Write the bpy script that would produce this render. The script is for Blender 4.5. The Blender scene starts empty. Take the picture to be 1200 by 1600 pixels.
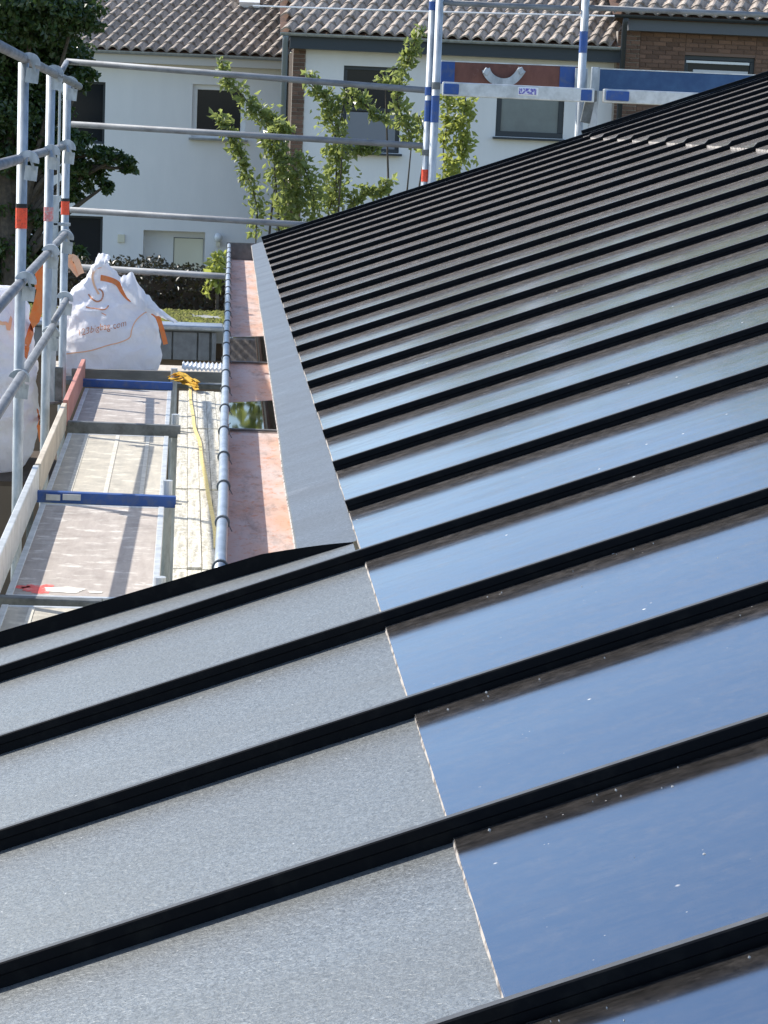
import bpy, bmesh, math, random
import numpy as np
from mathutils import Vector, Matrix, noise as mnoise
from mathutils.bvhtree import BVHTree
random.seed(7); rng = np.random.default_rng(7)
SC = bpy.context.scene
COL = SC.collection
# ------------------------------------------------------------------ camera
H = 4.3                      # camera height above the ground
F = 3600.0                   # focal length in pixels of the 1200x1600 photograph
def cam_axes(vx, vy, roll):
    up = Vector((roll, 1, (roll*(vx-600)+(800-vy))/F)).normalized()
    Y = Vector((vx-600, 800-vy, -F)).normalized(); Y = (Y-up*Y.dot(up)).normalized()
    return Matrix((Y.cross(up), Y, up))
RC = cam_axes(349.84, 186.645, .042)          # camera space -> world
cd = bpy.data.cameras.new('camera'); cam = bpy.data.objects.new('camera', cd); COL.objects.link(cam)
cd.sensor_fit = 'VERTICAL'; cd.sensor_height = 24; cd.lens = F/1600*24
cd.clip_start = .05; cd.clip_end = 2000
cam.matrix_world = Matrix.Translation((0, 0, H)) @ RC.to_4x4()
SC.camera = cam
# ------------------------------------------------------------------ light
SUN = Vector((-.63, .37, .68)).normalized()
w = bpy.data.worlds.new('World'); SC.world = w; w.use_nodes = True
nt = w.node_tree; bg = nt.nodes['Background']
sky = nt.nodes.new('ShaderNodeTexSky'); sky.sky_type = 'NISHITA'; sky.sun_disc = False
sky.sun_elevation = math.asin(SUN.z); sky.sun_rotation = math.atan2(SUN.x, SUN.y)
sky.air_density = 1.0; sky.dust_density = .8; sky.ozone_density = 2.5
nt.links.new(sky.outputs[0], bg.inputs[0]); bg.inputs[1].default_value = .15
sl = bpy.data.lights.new('sun', 'SUN'); so = bpy.data.objects.new('sun', sl); COL.objects.link(so)
sl.energy = 3.55; sl.angle = math.radians(.53); sl.color = (1, .95, .87)
so.rotation_euler = SUN.to_track_quat('Z', 'Y').to_euler()
SC.view_settings.view_transform = 'Standard'; SC.view_settings.look = 'None'
SC.view_settings.gamma = 1; SC.view_settings.exposure = .78
try: SC.view_settings.use_curve_mapping = False
except Exception: pass
# ------------------------------------------------------------------ helpers
def ray(px, py): return RC @ Vector((px-600, 800-py, -F))
def at(px, py, Y):
    d = ray(px, py); return d*(Y/d.y)+Vector((0, 0, H))
def atz(px, py, z):
    d = ray(px, py); return d*((z-H)/d.z)+Vector((0, 0, H))
WL = {}
def empty(name, loc, label=None, cat=None, group=None):
    o = bpy.data.objects.new(name, None); COL.objects.link(o); o.location = loc; WL[o.name] = Vector(loc)
    o.empty_display_size = .1
    if label: tag(o, label, cat, group)
    return o
def tag(o, label=None, cat=None, group=None, kind=None):
    if label: o['label'] = label
    if cat: o['category'] = cat
    if group: o['group'] = group
    if kind: o['kind'] = kind
    return o
class MB:
    def __init__(s): s.v = []; s.f = []; s.m = []
    def add(s, vs, fs, m=0):
        b = len(s.v); s.v += [tuple(q) for q in vs]
        for q in fs: s.f.append(tuple(b+i for i in q)); s.m.append(m)
    def quad(s, a, b, c, d, m=0): s.add([a, b, c, d], [(0, 1, 2, 3)], m)
    def box(s, c, sz, R=None, m=0):
        c = Vector(c); x, y, z = [q/2 for q in sz]
        vs = [Vector(q) for q in ((-x,-y,-z),(x,-y,-z),(x,y,-z),(-x,y,-z),(-x,-y,z),(x,-y,z),(x,y,z),(-x,y,z))]
        if R is not None: vs = [R @ q for q in vs]
        s.add([c+q for q in vs], [(0,3,2,1),(4,5,6,7),(0,1,5,4),(1,2,6,5),(2,3,7,6),(3,0,4,7)], m)
    def bar(s, p0, p1, wd, ht, up=(0, 0, 1), m=0):
        p0 = Vector(p0); p1 = Vector(p1); d = (p1-p0); L = d.length; d = d/L
        x = d.cross(Vector(up)).normalized(); z = x.cross(d)
        s.box((p0+p1)/2, (wd, L, ht), Matrix((x, d, z)).transposed(), m)
    def tube(s, pts, r, n=10, cap=True, m=0):
        pts = [Vector(p) for p in pts]; b = len(s.v); N = len(pts); ref = None
        for i, p in enumerate(pts):
            d = (pts[min(i+1, N-1)]-pts[max(i-1, 0)]).normalized()
            if ref is None: ref = d.orthogonal().normalized()
            x = (ref-d*ref.dot(d)).normalized(); ref = x; y = d.cross(x)
            rr = r[i] if hasattr(r, '__len__') else r
            for k in range(n):
                a = 2*math.pi*k/n; s.v.append(tuple(p+x*(rr*math.cos(a))+y*(rr*math.sin(a))))
        for i in range(N-1):
            for k in range(n):
                k2 = (k+1) % n
                s.f.append((b+i*n+k, b+i*n+k2, b+(i+1)*n+k2, b+(i+1)*n+k)); s.m.append(m)
        if cap:
            s.f.append(tuple(b+k for k in reversed(range(n)))); s.m.append(m)
            s.f.append(tuple(b+(N-1)*n+k for k in range(n))); s.m.append(m)
    def ext(s, prof, fn, us, m=0, cap=True):
        """profile [(a,b)] swept along us; fn(u,a,b) -> world point"""
        b = len(s.v); n = len(prof)
        for u in us: s.v += [tuple(fn(u, a, c)) for a, c in prof]
        for i in range(len(us)-1):
            for k in range(n):
                k2 = (k+1) % n
                s.f.append((b+i*n+k, b+i*n+k2, b+(i+1)*n+k2, b+(i+1)*n+k)); s.m.append(m)
        if cap:
            s.f.append(tuple(b+k for k in reversed(range(n)))); s.m.append(m)
            s.f.append(tuple(b+(len(us)-1)*n+k for k in range(n))); s.m.append(m)
    def grid(s, P, m=0):
        nr = len(P); nc = len(P[0]); b = len(s.v)
        for row in P: s.v += [tuple(q) for q in row]
        for i in range(nr-1):
            for j in range(nc-1):
                s.f.append((b+i*nc+j, b+i*nc+j+1, b+(i+1)*nc+j+1, b+(i+1)*nc+j)); s.m.append(m)
def wloc(o):
    p = Vector((0, 0, 0))
    while o is not None: p += o.location; o = o.parent
    return p
def mk(name, mb, mats, parent=None, smooth=False, bevel=0, fix=True, origin=None):
    base = wloc(parent) if parent else Vector((0, 0, 0))
    org = Vector(origin) if origin is not None else base
    me = bpy.data.meshes.new(name)
    me.from_pydata([(x-org.x, y-org.y, z-org.z) for x, y, z in mb.v], [], mb.f)
    if not isinstance(mats, (list, tuple)): mats = [mats]
    for q in mats: me.materials.append(q)
    if len(mats) > 1: me.polygons.foreach_set('material_index', mb.m)
    if fix:
        bm = bmesh.new(); bm.from_mesh(me); bmesh.ops.recalc_face_normals(bm, faces=bm.faces); bm.to_mesh(me); bm.free()
    if smooth: me.polygons.foreach_set('use_smooth', [True]*len(me.polygons))
    me.update()
    o = bpy.data.objects.new(name, me); COL.objects.link(o)
    if parent: o.parent = parent
    o.location = org-base
    if bevel:
        bv = o.modifiers.new('bevel', 'BEVEL'); bv.width = bevel; bv.segments = 2; bv.limit_method = 'ANGLE'
    return o
def inst(src, name, parent, loc, rot=(0, 0, 0), scale=None):
    o = src.copy(); o.name = name; COL.objects.link(o); o.parent = parent
    o.location = Vector(loc)-wloc(parent) if parent else Vector(loc)
    o.rotation_euler = rot
    if scale: o.scale = scale
    return o
# ------------------------------------------------------------------ materials
def newmat(name):
    m = bpy.data.materials.new(name); m.use_nodes = True
    t = m.node_tree; return m, t, t.nodes['Principled BSDF']
def tc(t, scale=(1, 1, 1), rot=(0, 0, 0), kind='Object'):
    c = t.nodes.new('ShaderNodeTexCoord'); mp = t.nodes.new('ShaderNodeMapping')
    mp.inputs['Scale'].default_value = scale; mp.inputs['Rotation'].default_value = rot
    t.links.new(c.outputs[kind], mp.inputs[0]); return mp.outputs[0]
def nz(t, vec, sc, det=4, rough=.6, dist=0):
    n = t.nodes.new('ShaderNodeTexNoise'); n.inputs['Scale'].default_value = sc; n.inputs['Detail'].default_value = det
    n.inputs['Roughness'].default_value = rough; n.inputs['Distortion'].default_value = dist
    t.links.new(vec, n.inputs[0]); return n.outputs[0]
def ramp(t, fac, lo, hi, a=0, b=1):
    r = t.nodes.new('ShaderNodeMapRange'); r.inputs[1].default_value = lo; r.inputs[2].default_value = hi
    r.inputs[3].default_value = a; r.inputs[4].default_value = b; r.clamp = True
    t.links.new(fac, r.inputs[0]); return r.outputs[0]
def mix(t, fac, a, b):
    n = t.nodes.new('ShaderNodeMix'); n.data_type = 'RGBA'
    if isinstance(fac, (int, float)): n.inputs[0].default_value = fac
    else: t.links.new(fac, n.inputs[0])
    for i, q in ((6, a), (7, b)):
        if isinstance(q, tuple): n.inputs[i].default_value = (*q, 1) if len(q) == 3 else q
        else: t.links.new(q, n.inputs[i])
    return n.outputs[2]
def mth(t, op, a, b=None):
    n = t.nodes.new('ShaderNodeMath'); n.operation = op
    for i, q in enumerate((a, b)):
        if q is None: continue
        if isinstance(q, (int, float)): n.inputs[i].default_value = q
        else: t.links.new(q, n.inputs[i])
    return n.outputs[0]
def bump(t, b, hgt, st, dist=.01):
    n = t.nodes.new('ShaderNodeBump'); n.inputs['Strength'].default_value = st; n.inputs['Distance'].default_value = dist
    t.links.new(hgt, n.inputs['Height']); t.links.new(n.outputs[0], b.inputs['Normal'])
def pm(name, col, rough=.6, metal=0, col2=None, sc=8, lo=.4, hi=.65, bsc=None, bst=.2, bd=.004, stretch=(1, 1, 1), spec=None, vary=0):
    m, t, b = newmat(name); b.inputs['Roughness'].default_value = rough; b.inputs['Metallic'].default_value = metal
    if spec is not None: b.inputs['Specular IOR Level'].default_value = spec
    c = col
    if col2 is not None:
        v = tc(t, stretch); c = mix(t, ramp(t, nz(t, v, sc, 6, .65), lo, hi), col, col2)
    if vary:
        oi = t.nodes.new('ShaderNodeObjectInfo'); hs = t.nodes.new('ShaderNodeHueSaturation')
        t.links.new(ramp(t, oi.outputs['Random'], 0, 1, 1-vary, 1+vary), hs.inputs['Value'])
        if isinstance(c, tuple): hs.inputs['Color'].default_value = (*c, 1)
        else: t.links.new(c, hs.inputs['Color'])
        c = hs.outputs[0]
    if isinstance(c, tuple): b.inputs['Base Color'].default_value = (*c, 1)
    else: t.links.new(c, b.inputs['Base Color'])
    if bsc: bump(t, b, nz(t, tc(t, stretch), bsc, 5, .6), bst, bd)
    return m
# matte grainy coated sheet
def matte_metal(name, base, grain, rough=.5):
    m, t, b = newmat(name); v = tc(t)
    fine = nz(t, v, 210, 3, .7, 1.2); mid = nz(t, v, 105, 3, .6, .8); big = nz(t, tc(t, (1, 2.2, 1)), 2.2, 5, .65)
    c = mix(t, ramp(t, fine, .36, .66), tuple(q*.66 for q in base), tuple(q*1.45 for q in base))
    c = mix(t, ramp(t, big, .38, .68, 0, .55), c, tuple(q*.72 for q in base))
    # hand smears and dried drops
    sm = mth(t, 'MULTIPLY', ramp(t, nz(t, tc(t, (1, 5, 1), (0, 0, .5)), 6, 5, .7), .58, .72), ramp(t, nz(t, v, 1.6, 2), .5, .62))
    c = mix(t, mth(t, 'MULTIPLY', sm, .28), c, (.55, .55, .54))
    spk = t.nodes.new('ShaderNodeTexVoronoi'); spk.inputs['Scale'].default_value = 60; t.links.new(v, spk.inputs[0])
    dirt = ramp(t, mth(t, 'MULTIPLY', ramp(t, spk.outputs['Distance'], .10, .03), ramp(t, nz(t, v, 9, 3), .54, .64)), 0, 1, 0, .8)
    c = mix(t, dirt, c, (.75, .74, .7))
    t.links.new(c, b.inputs['Base Color'])
    b.inputs['Metallic'].default_value = .55
    t.links.new(ramp(t, big, .3, .7, rough-.04, rough+.05), b.inputs['Roughness'])
    h = mth(t, 'ADD', mth(t, 'ADD', mth(t, 'MULTIPLY', fine, .5), mid), mth(t, 'MULTIPLY', nz(t, tc(t, (.6, 3, 1)), 2.5, 1), 2.2)); bump(t, b, h, grain, .0012)
    return m
M_PAN = matte_metal('matte_grey_sheet', (.188, .198, .197), .8, .45)
M_FLASH = matte_metal('matte_flashing', (.14, .15, .158), .45, .47)
# dark glossy laminate with dust, specks and scratches
def glossy():
    m, t, b = newmat('glossy_black_laminate'); v = tc(t)
    vs = tc(t, (1, 6, 1))
    dust = ramp(t, nz(t, v, 45, 6, .75), .42, .75, 0, 1); film = ramp(t, nz(t, vs, 5, 5, .65), .35, .75, .15, 1)
    vo = t.nodes.new('ShaderNodeTexVoronoi'); vo.inputs['Scale'].default_value = 22; t.links.new(v, vo.inputs[0])
    speck = mth(t, 'MULTIPLY', ramp(t, vo.outputs['Distance'], .075, .03), ramp(t, nz(t, v, 14, 2), .52, .6))
    vo2 = t.nodes.new('ShaderNodeTexVoronoi'); vo2.inputs['Scale'].default_value = 75; t.links.new(v, vo2.inputs[0])
    speck = mth(t, 'MAXIMUM', speck, mth(t, 'MULTIPLY', mth(t, 'MULTIPLY', ramp(t, vo2.outputs['Distance'], .1, .04), ramp(t, nz(t, v, 30, 2), .56, .64)), .6))
    # fine scratches
    sc = mth(t, 'MULTIPLY', ramp(t, nz(t, tc(t, (1, 14, 1), (0, 0, .25)), 26, 3, .6), .66, .74), ramp(t, nz(t, v, 3, 2), .5, .62))
    b.inputs['Metallic'].default_value = 1; b.inputs['Base Color'].default_value = (.165, .212, .262, 1)
    t.links.new(ramp(t, film, 0, 1, .09, .19), b.inputs['Roughness'])
    df = t.nodes.new('ShaderNodeBsdfDiffuse')
    dc = mix(t, speck, (.29, .26, .235), (.7, .7, .68)); t.links.new(dc, df.inputs[0])
    streak = ramp(t, nz(t, tc(t, (.05, 1, .3), (0, 0, .04)), 210, 3, .7), .4, .75)
    lw = t.nodes.new('ShaderNodeLayerWeight'); lw.inputs[0].default_value = .5
    cs_ = mth(t, 'MAXIMUM', mth(t, 'SUBTRACT', 1, lw.outputs['Facing']), .06)
    tau = mth(t, 'ADD', mth(t, 'MULTIPLY', mth(t, 'MULTIPLY', dust, film), .055), mth(t, 'ADD', mth(t, 'MULTIPLY', streak, .016), .012))
    fac = mth(t, 'MINIMUM', mth(t, 'DIVIDE', tau, cs_), .6)
    fac = mth(t, 'MAXIMUM', mth(t, 'MAXIMUM', fac, mth(t, 'MULTIPLY', sc, .22)), mth(t, 'MULTIPLY', speck, .9))
    mx = t.nodes.new('ShaderNodeMixShader'); t.links.new(fac, mx.inputs[0]); t.links.new(b.outputs[0], mx.inputs[1]); t.links.new(df.outputs[0], mx.inputs[2])
    t.links.new(mx.outputs[0], t.nodes['Material Output'].inputs[0])
    h = mth(t, 'ADD', mth(t, 'MULTIPLY', nz(t, tc(t, (1, 3, 1)), 4, 2, .5), 1), mth(t, 'MULTIPLY', nz(t, v, 160, 2), .012))
    bump(t, b, h, .035, .01)
    return m
M_LAM = glossy()
M_DUST = pm('dusty_edge', (.46, .41, .36), .9, 0, (.14, .12, .11), 42, .48, .6, 200, .4)
M_SEAM = pm('shade_black_seam', (.004, .0045, .006), .5, 0, (.012, .012, .012), 40, .5, .75, 120, .15, .001, spec=.12)  # near black: the shade on the seam sides is put into the colour
M_SEAMTOP = pm('seam_top_sunlit', (.07, .07, .07), .5, .2, (.1, .1, .1), 25, .45, .7)  # paler than the sides: sunlight on the seam tops painted into the colour
M_ZINC = pm('galvanised_zinc', (.42, .45, .48), .42, .65, (.28, .31, .34), 14, .4, .65, 60, .1, .001)
M_GALV = pm('galvanised_steel_tube', (.50, .53, .55), .55, .3, (.32, .35, .37), 16, .42, .62, 70, .12, .001, (1, 1, .35))
M_RAIL = pm('weathered_rail_tube', (.235, .245, .255), .62, .25, (.16, .165, .175), 16, .42, .62, 70, .12, .001, (.35, .35, 1))
M_ZINCD = pm('dull_zinc', (.20, .215, .225), .55, .3, (.15, .16, .17), 14, .4, .65)
M_ALU = pm('aluminium', (.62, .63, .62), .45, .35, (.42, .43, .42), 12, .4, .7, 50, .1, .001)
M_STEELDK = pm('grey_steel', (.17, .18, .18), .6, .3, (.09, .095, .09), 14, .4, .65, 60, .2, .002)
M_BLUE = pm('blue_paint', (.02, .075, .27), .5, 0, (.08, .11, .2), 18, .5, .72, 60, .15, .002)
M_NAVY = pm('dark_blue_board', (.015, .06, .16), .55, 0, (.03, .09, .2), 10, .4, .7, 40, .15, .002)
M_REDTAPE = pm('orange_red_tape', (.85, .085, .03), .55, 0, (.55, .06, .03), 60, .5, .62)
M_PINKTAPE = pm('faded_red_tape', (.62, .2, .2), .6, 0, (.5, .45, .45), 70, .48, .6)
M_BLACK = pm('black_band', (.012, .012, .012), .6)
M_WHITE = pm('white_paint', (.8, .8, .79), .5)
M_PURPLE = pm('violet_print', (.12, .1, .4), .5, 0, (.75, .75, .8), 60, .5, .56)
def gutter_mat():
    m, t, b = newmat('stained_gutter_lining'); v = tc(t)
    vs = tc(t, (1, .35, 1))
    c = mix(t, ramp(t, nz(t, vs, 9, 4, .6), .38, .64), (.56, .47, .43), (.56, .35, .25))
    c = mix(t, ramp(t, nz(t, tc(t, (1, .5, 1)), 42, 6, .75), .54, .66, 0, .75), c, (.52, .20, .08))
    c = mix(t, ramp(t, nz(t, v, 90, 3), .64, .72, 0, .7), c, (.2, .14, .11))
    c = mix(t, ramp(t, nz(t, tc(t, (1, .25, 1)), 16, 6, .75), .5, .7, 0, .7), c, (.16, .115, .09))
    t.links.new(c, b.inputs['Base Color']); b.inputs['Roughness'].default_value = .65
    bump(t, b, nz(t, v, 40, 4), .2, .002); return m
M_GUTIN = gutter_mat()
def plaster(name, col, col2):
    return pm(name, col, .9, 0, col2, 1.6, .35, .75, 40, .25, .01, (1.6, 1.6, .4))
M_WALLW = plaster('white_render', (.82, .81, .79), (.76, .755, .74))
M_WALLG = plaster('pale_grey_render', (.79, .77, .75), (.72, .705, .69))
M_SOFFIT = pm('pale_soffit', (.6, .57, .52), .8)
M_FASCIA = pm('dark_slate_fascia', (.035, .045, .055), .6, 0, (.5, .5, .5), 9, .72, .74)
M_FASCIA2 = pm('grey_fascia', (.10, .11, .125), .6)
M_DKFRAME = pm('anthracite_frame', (.025, .032, .038), .45)
M_GLASS = pm('dark_window_glass', (.010, .014, .02), .1, 0, None, spec=.22)
M_GLASSG = pm('grey_reflecting_glass', (.16, .2, .21), .12, 0, (.12, .15, .16), 2, .3, .7)  # grey teal reflection in the pane, painted as its base colour
M_BLIND = pm('grey_panel', (.2, .21, .235), .5)
M_TILE = pm('weathered_roof_tile', (.44, .365, .295), .8, 0, (.12, .092, .072), 11, .44, .66, 40, .5, .01, vary=.22)
M_BRICK = pm('brown_brick', (.21, .115, .075), .85, 0, (.12, .075, .055), 9, .35, .7, 40, .5, .008, vary=.3)
M_MORTAR = pm('mortar', (.36, .31, .26), .95)
M_MORTARD = pm('brown_mortar', (.2, .13, .10), .95)
M_PIPE = pm('grey_downpipe', (.2, .23, .25), .5, .3)
M_PIPED = pm('dark_downpipe', (.03, .035, .04), .4)
M_CREAM = pm('cream_door', (.72, .68, .52), .5)
M_GLOBE = pm('opal_glass', (.8, .82, .82), .15)
M_CONC = pm('grey_concrete', (.33, .33, .31), .9, 0, (.22, .22, .2), 6, .4, .7, 50, .4)
M_DARKWOOD = pm('dark_brown_wood', (.085, .06, .04), .85, 0, (.05, .035, .025), 8, .4, .7)
M_GARWALL = pm('brown_plaster', (.17, .13, .095), .9)
M_BARK = pm('grey_brown_bark', (.10, .08, .06), .9, 0, (.06, .05, .04), 20, .4, .6, 40, .6, .01)
M_YEL = pm('yellow_webbing', (.72, .42, .035), .8, 0, (.5, .28, .02), 50, .4, .65)
M_YELP = pm('pale_yellow_webbing', (.74, .6, .26), .8, 0, (.6, .45, .16), 50, .4, .65)
M_ORG = pm('orange_webbing', (.78, .19, .04), .75, 0, (.7, .26, .1), 20, .4, .7)
M_ORGP = pm('pale_orange_webbing', (.85, .5, .3), .75)
M_PRINT = pm('faded_orange_print', (.52, .22, .11), .8, 0, (.68, .5, .42), 60, .5, .7)
def ply(name, a, b_, splash, sth=.5):
    m, t, b = newmat(name); v = tc(t); vl = tc(t, (3, .45, 1)); vx = tc(t, (.9, 1.5, 1))
    c = mix(t, ramp(t, nz(t, vl, 7, 5, .6), .35, .7), a, b_)
    c = mix(t, ramp(t, nz(t, vx, 7, 6, .7), sth, sth+.12, 0, .85), c, splash)
    c = mix(t, ramp(t, nz(t, v, 60, 5, .7), .6, .72, 0, .5), c, tuple(q*.5 for q in a))
    c = mix(t, ramp(t, nz(t, v, 3.5, 5, .7), .5, .72, 0, .6), c, tuple(q*.55 for q in a))
    t.links.new(c, b.inputs['Base Color']); b.inputs['Roughness'].default_value = .8
    bump(t, b, nz(t, vl, 60, 4), .25, .002); return m
M_PLYP = ply('worn_pink_plywood', (.37, .32, .28), (.46, .405, .355), (.72, .68, .61), .54)
M_PLYC = ply('worn_cream_plywood', (.42, .385, .32), (.52, .47, .38), (.70, .65, .53), .53)
M_WOODC = ply('weathered_board', (.5, .43, .34), (.6, .53, .43), (.72, .66, .55), .62)
M_WOODR = ply('reddish_board', (.55, .25, .2), (.46, .18, .14), (.66, .44, .38), .62)
M_BROWNB = ply('brown_board', (.16, .065, .05), (.2, .085, .06), (.3, .2, .17), .66)
def plank_mat():
    m, t, b = newmat('cement_splashed_plank'); v = tc(t)
    vl = tc(t, (1, .06, 1)); vr = tc(t, (1, .5, 1))
    c = mix(t, ramp(t, nz(t, vl, 42, 4, .6), .38, .62), (.36, .335, .27), (.66, .62, .51))
    c = mix(t, ramp(t, nz(t, vr, 36, 5, .75), .5, .62, 0, .9), c, (.76, .72, .62))
    c = mix(t, ramp(t, nz(t, tc(t, (1, .8, 1)), 75, 4, .7), .55, .66, 0, .85), c, (.14, .12, .08))
    t.links.new(c, b.inputs['Base Color']); b.inputs['Roughness'].default_value = .85
    bump(t, b, nz(t, vl, 60, 4), .5, .004); return m
M_STRIP = pm('pale_strip', (.66, .62, .52), .7, 0, (.5, .46, .38), 20, .4, .65)
M_PLANK = plank_mat()
M_REDP = pm('red_paint_mark', (.78, .1, .08), .7, 0, (.7, .35, .3), 30, .5, .7)
M_CREAMP = pm('cream_paint_mark', (.8, .76, .66), .7)
def bagmat():
    m, t, b = newmat('white_woven_bag'); v = tc(t)
    c = mix(t, ramp(t, nz(t, v, 5, 5, .6), .35, .75), (.86, .86, .88), (.74, .74, .77))
    t.links.new(c, b.inputs['Base Color']); b.inputs['Roughness'].default_value = .7
    bump(t, b, nz(t, tc(t, (1, 1, .7)), 13, 5, .6, .6), .55, .03)
    tr = t.nodes.new('ShaderNodeBsdfTranslucent'); tr.inputs[0].default_value = (.8, .8, .84, 1)
    mx = t.nodes.new('ShaderNodeMixShader'); mx.inputs[0].default_value = .3
    t.links.new(b.outputs[0], mx.inputs[1]); t.links.new(tr.outputs[0], mx.inputs[2])
    t.links.new(mx.outputs[0], t.nodes['Material Output'].inputs[0]); return m
M_BAG = bagmat()
def leafmat(name, a, b_, trans, tf=.35):
    m, t, b = newmat(name); g = t.nodes.new('ShaderNodeNewGeometry')
    c = mix(t, g.outputs['Random Per Island'], a, b_); t.links.new(c, b.inputs['Base Color'])
    b.inputs['Roughness'].default_value = .3
    tr = t.nodes.new('ShaderNodeBsdfTranslucent'); tr.inputs[0].default_value = (*trans, 1)
    mx = t.nodes.new('ShaderNodeMixShader'); mx.inputs[0].default_value = tf
    t.links.new(b.outputs[0], mx.inputs[1]); t.links.new(tr.outputs[0], mx.inputs[2])
    t.links.new(mx.outputs[0], t.nodes['Material Output'].inputs[0]); return m
M_LEAFD = leafmat('dark_leaf', (.022, .045, .014), (.05, .085, .022), (.07, .13, .025), .25)
M_LEAFF = leafmat('fruit_tree_leaf', (.045, .08, .022), (.2, .22, .09), (.42, .48, .14), .52)
M_LEAFY = leafmat('yellow_green_leaf', (.11, .16, .04), (.25, .27, .09), (.5, .54, .12), .5)
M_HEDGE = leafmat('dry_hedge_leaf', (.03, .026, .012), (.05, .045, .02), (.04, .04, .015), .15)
M_MOSS = pm('yellow_moss', (.26, .26, .04), .95, 0, (.13, .12, .03), 9, .4, .62, 40, .8, .02)
M_GROUND = pm('trodden_earth_and_grass', (.20, .175, .12), .95, 0, (.10, .12, .045), 1.5, .4, .6, 12, .6, .03)
def water():
    m, t, b = newmat('standing_water'); out = t.nodes['Material Output']
    gl = t.nodes.new('ShaderNodeBsdfGlossy'); gl.inputs['Roughness'].default_value = .02; gl.inputs[0].default_value = (.38, .38, .38, 1)
    tr = t.nodes.new('ShaderNodeBsdfTransparent'); tr.inputs[0].default_value = (.55, .47, .38, 1)
    fr = t.nodes.new('ShaderNodeFresnel'); fr.inputs[0].default_value = 1.4
    mx = t.nodes.new('ShaderNodeMixShader'); t.links.new(fr.outputs[0], mx.inputs[0])
    t.links.new(tr.outputs[0], mx.inputs[1]); t.links.new(gl.outputs[0], mx.inputs[2]); t.links.new(mx.outputs[0], out.inputs[0])
    return m
M_WATER = water()
# ------------------------------------------------------------------ ground
g = MB(); g.quad((-400, -200, 0), (400, -200, 0), (400, 700, 0), (-400, 700, 0))
tag(mk('ground', g, M_GROUND), kind='structure')
# ------------------------------------------------------------------ the metal roof
PH = math.radians(19.8); XE, ZE = .2477+.0088, H-.6971-.0245
U = Vector((math.cos(PH), 0, math.sin(PH))); N = Vector((-math.sin(PH), 0, math.cos(PH)))
def rp(u, y, h=0): return Vector((XE, y, ZE))+U*u+N*h
def onroof(px, py):
    d = ray(px, py); o = Vector((0, 0, H)); t = (rp(0, 0)-o).dot(N)/d.dot(N); q = o+d*t-Vector((XE, 0, ZE))
    return q.dot(U), q.y
S = .5; Y0 = 1.768; UT = 5.2; UB = -2.4; NF = 24; YF = 14.07
def yn(n): return Y0+n*S
_a = onroof(880, 214); _b = onroof(1190, 237)
def ujoint(y): return _a[0]+(_b[0]-_a[0])*(y-_a[1])/(_b[1]-_a[1])
v0 = onroof(0, 1012); v1 = onroof(552, 849)
def yverge(u): return v1[1]+(v0[1]-v1[1])*(u-v1[0])/(v0[0]-v1[0])
fl0 = onroof(463, 857); fl1 = onroof(392, 373)
def uflash(y): return fl0[0]+(fl1[0]-fl0[0])*(y-fl0[1])/(fl1[1]-fl0[1])
bld = empty('building', (XE, 6, 0), 'low building under a black standing seam roof with glossy dark panels', 'building')
# walls
b = MB(); xw = XE+.04; zt = ZE-.09
b.add([(xw, 3.7, 0), (xw, YF-.1, 0), (xw, YF-.1, zt), (xw, 3.7, zt), (8.9, 3.7, 0), (8.9, YF-.1, 0), (8.9, YF-.1, zt), (8.9, 3.7, zt)],
      [(0, 3, 2, 1), (4, 5, 6, 7), (0, 1, 5, 4), (0, 4, 7, 3), (1, 2, 6, 5)])
xr, zr = rp(UT, 0).x, rp(UT, 0).z-.12
b.add([(xw, YF-.101, zt), (8.9, YF-.101, zt), (xr, YF-.101, zr)], [(0, 1, 2)])
mk('wall', b, M_WALLG, bld)
b = MB(); xl = rp(UB, 0).x+.25
zl = rp(UB, 0).z-.1
b.box(((xl+xw)/2, .7, zl/2), (xw-xl, 5.9, zl)); mk('wall', b, M_WALLG, bld)
b = MB(); b.quad(rp(UT, -2.5, -.03), rp(UT, YF, -.03), (9.3, YF, ZE), (9.3, -2.5, ZE)); mk('rear_roof_slope', b, M_PAN, bld)
# matte metal pans
for i in range(-8, NF+1):
    ya, yb = yn(i), (yn(i+1) if i < NF else YF)
    b = MB(); lo = UB if i < 4 else 0.0
    if i == 4:
        b.quad(rp(0, ya), rp(0, yb), rp(UT, yb), rp(UT, ya))
        us = [UB, -1.5, -.8, -.3, v1[0]]
        b.grid([[rp(u, ya), rp(u, yverge(u))] for u in us])
    else: b.quad(rp(lo, ya), rp(lo, yb), rp(UT, yb), rp(UT, ya))
    mk('metal_pan', b, M_PAN, bld)
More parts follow.
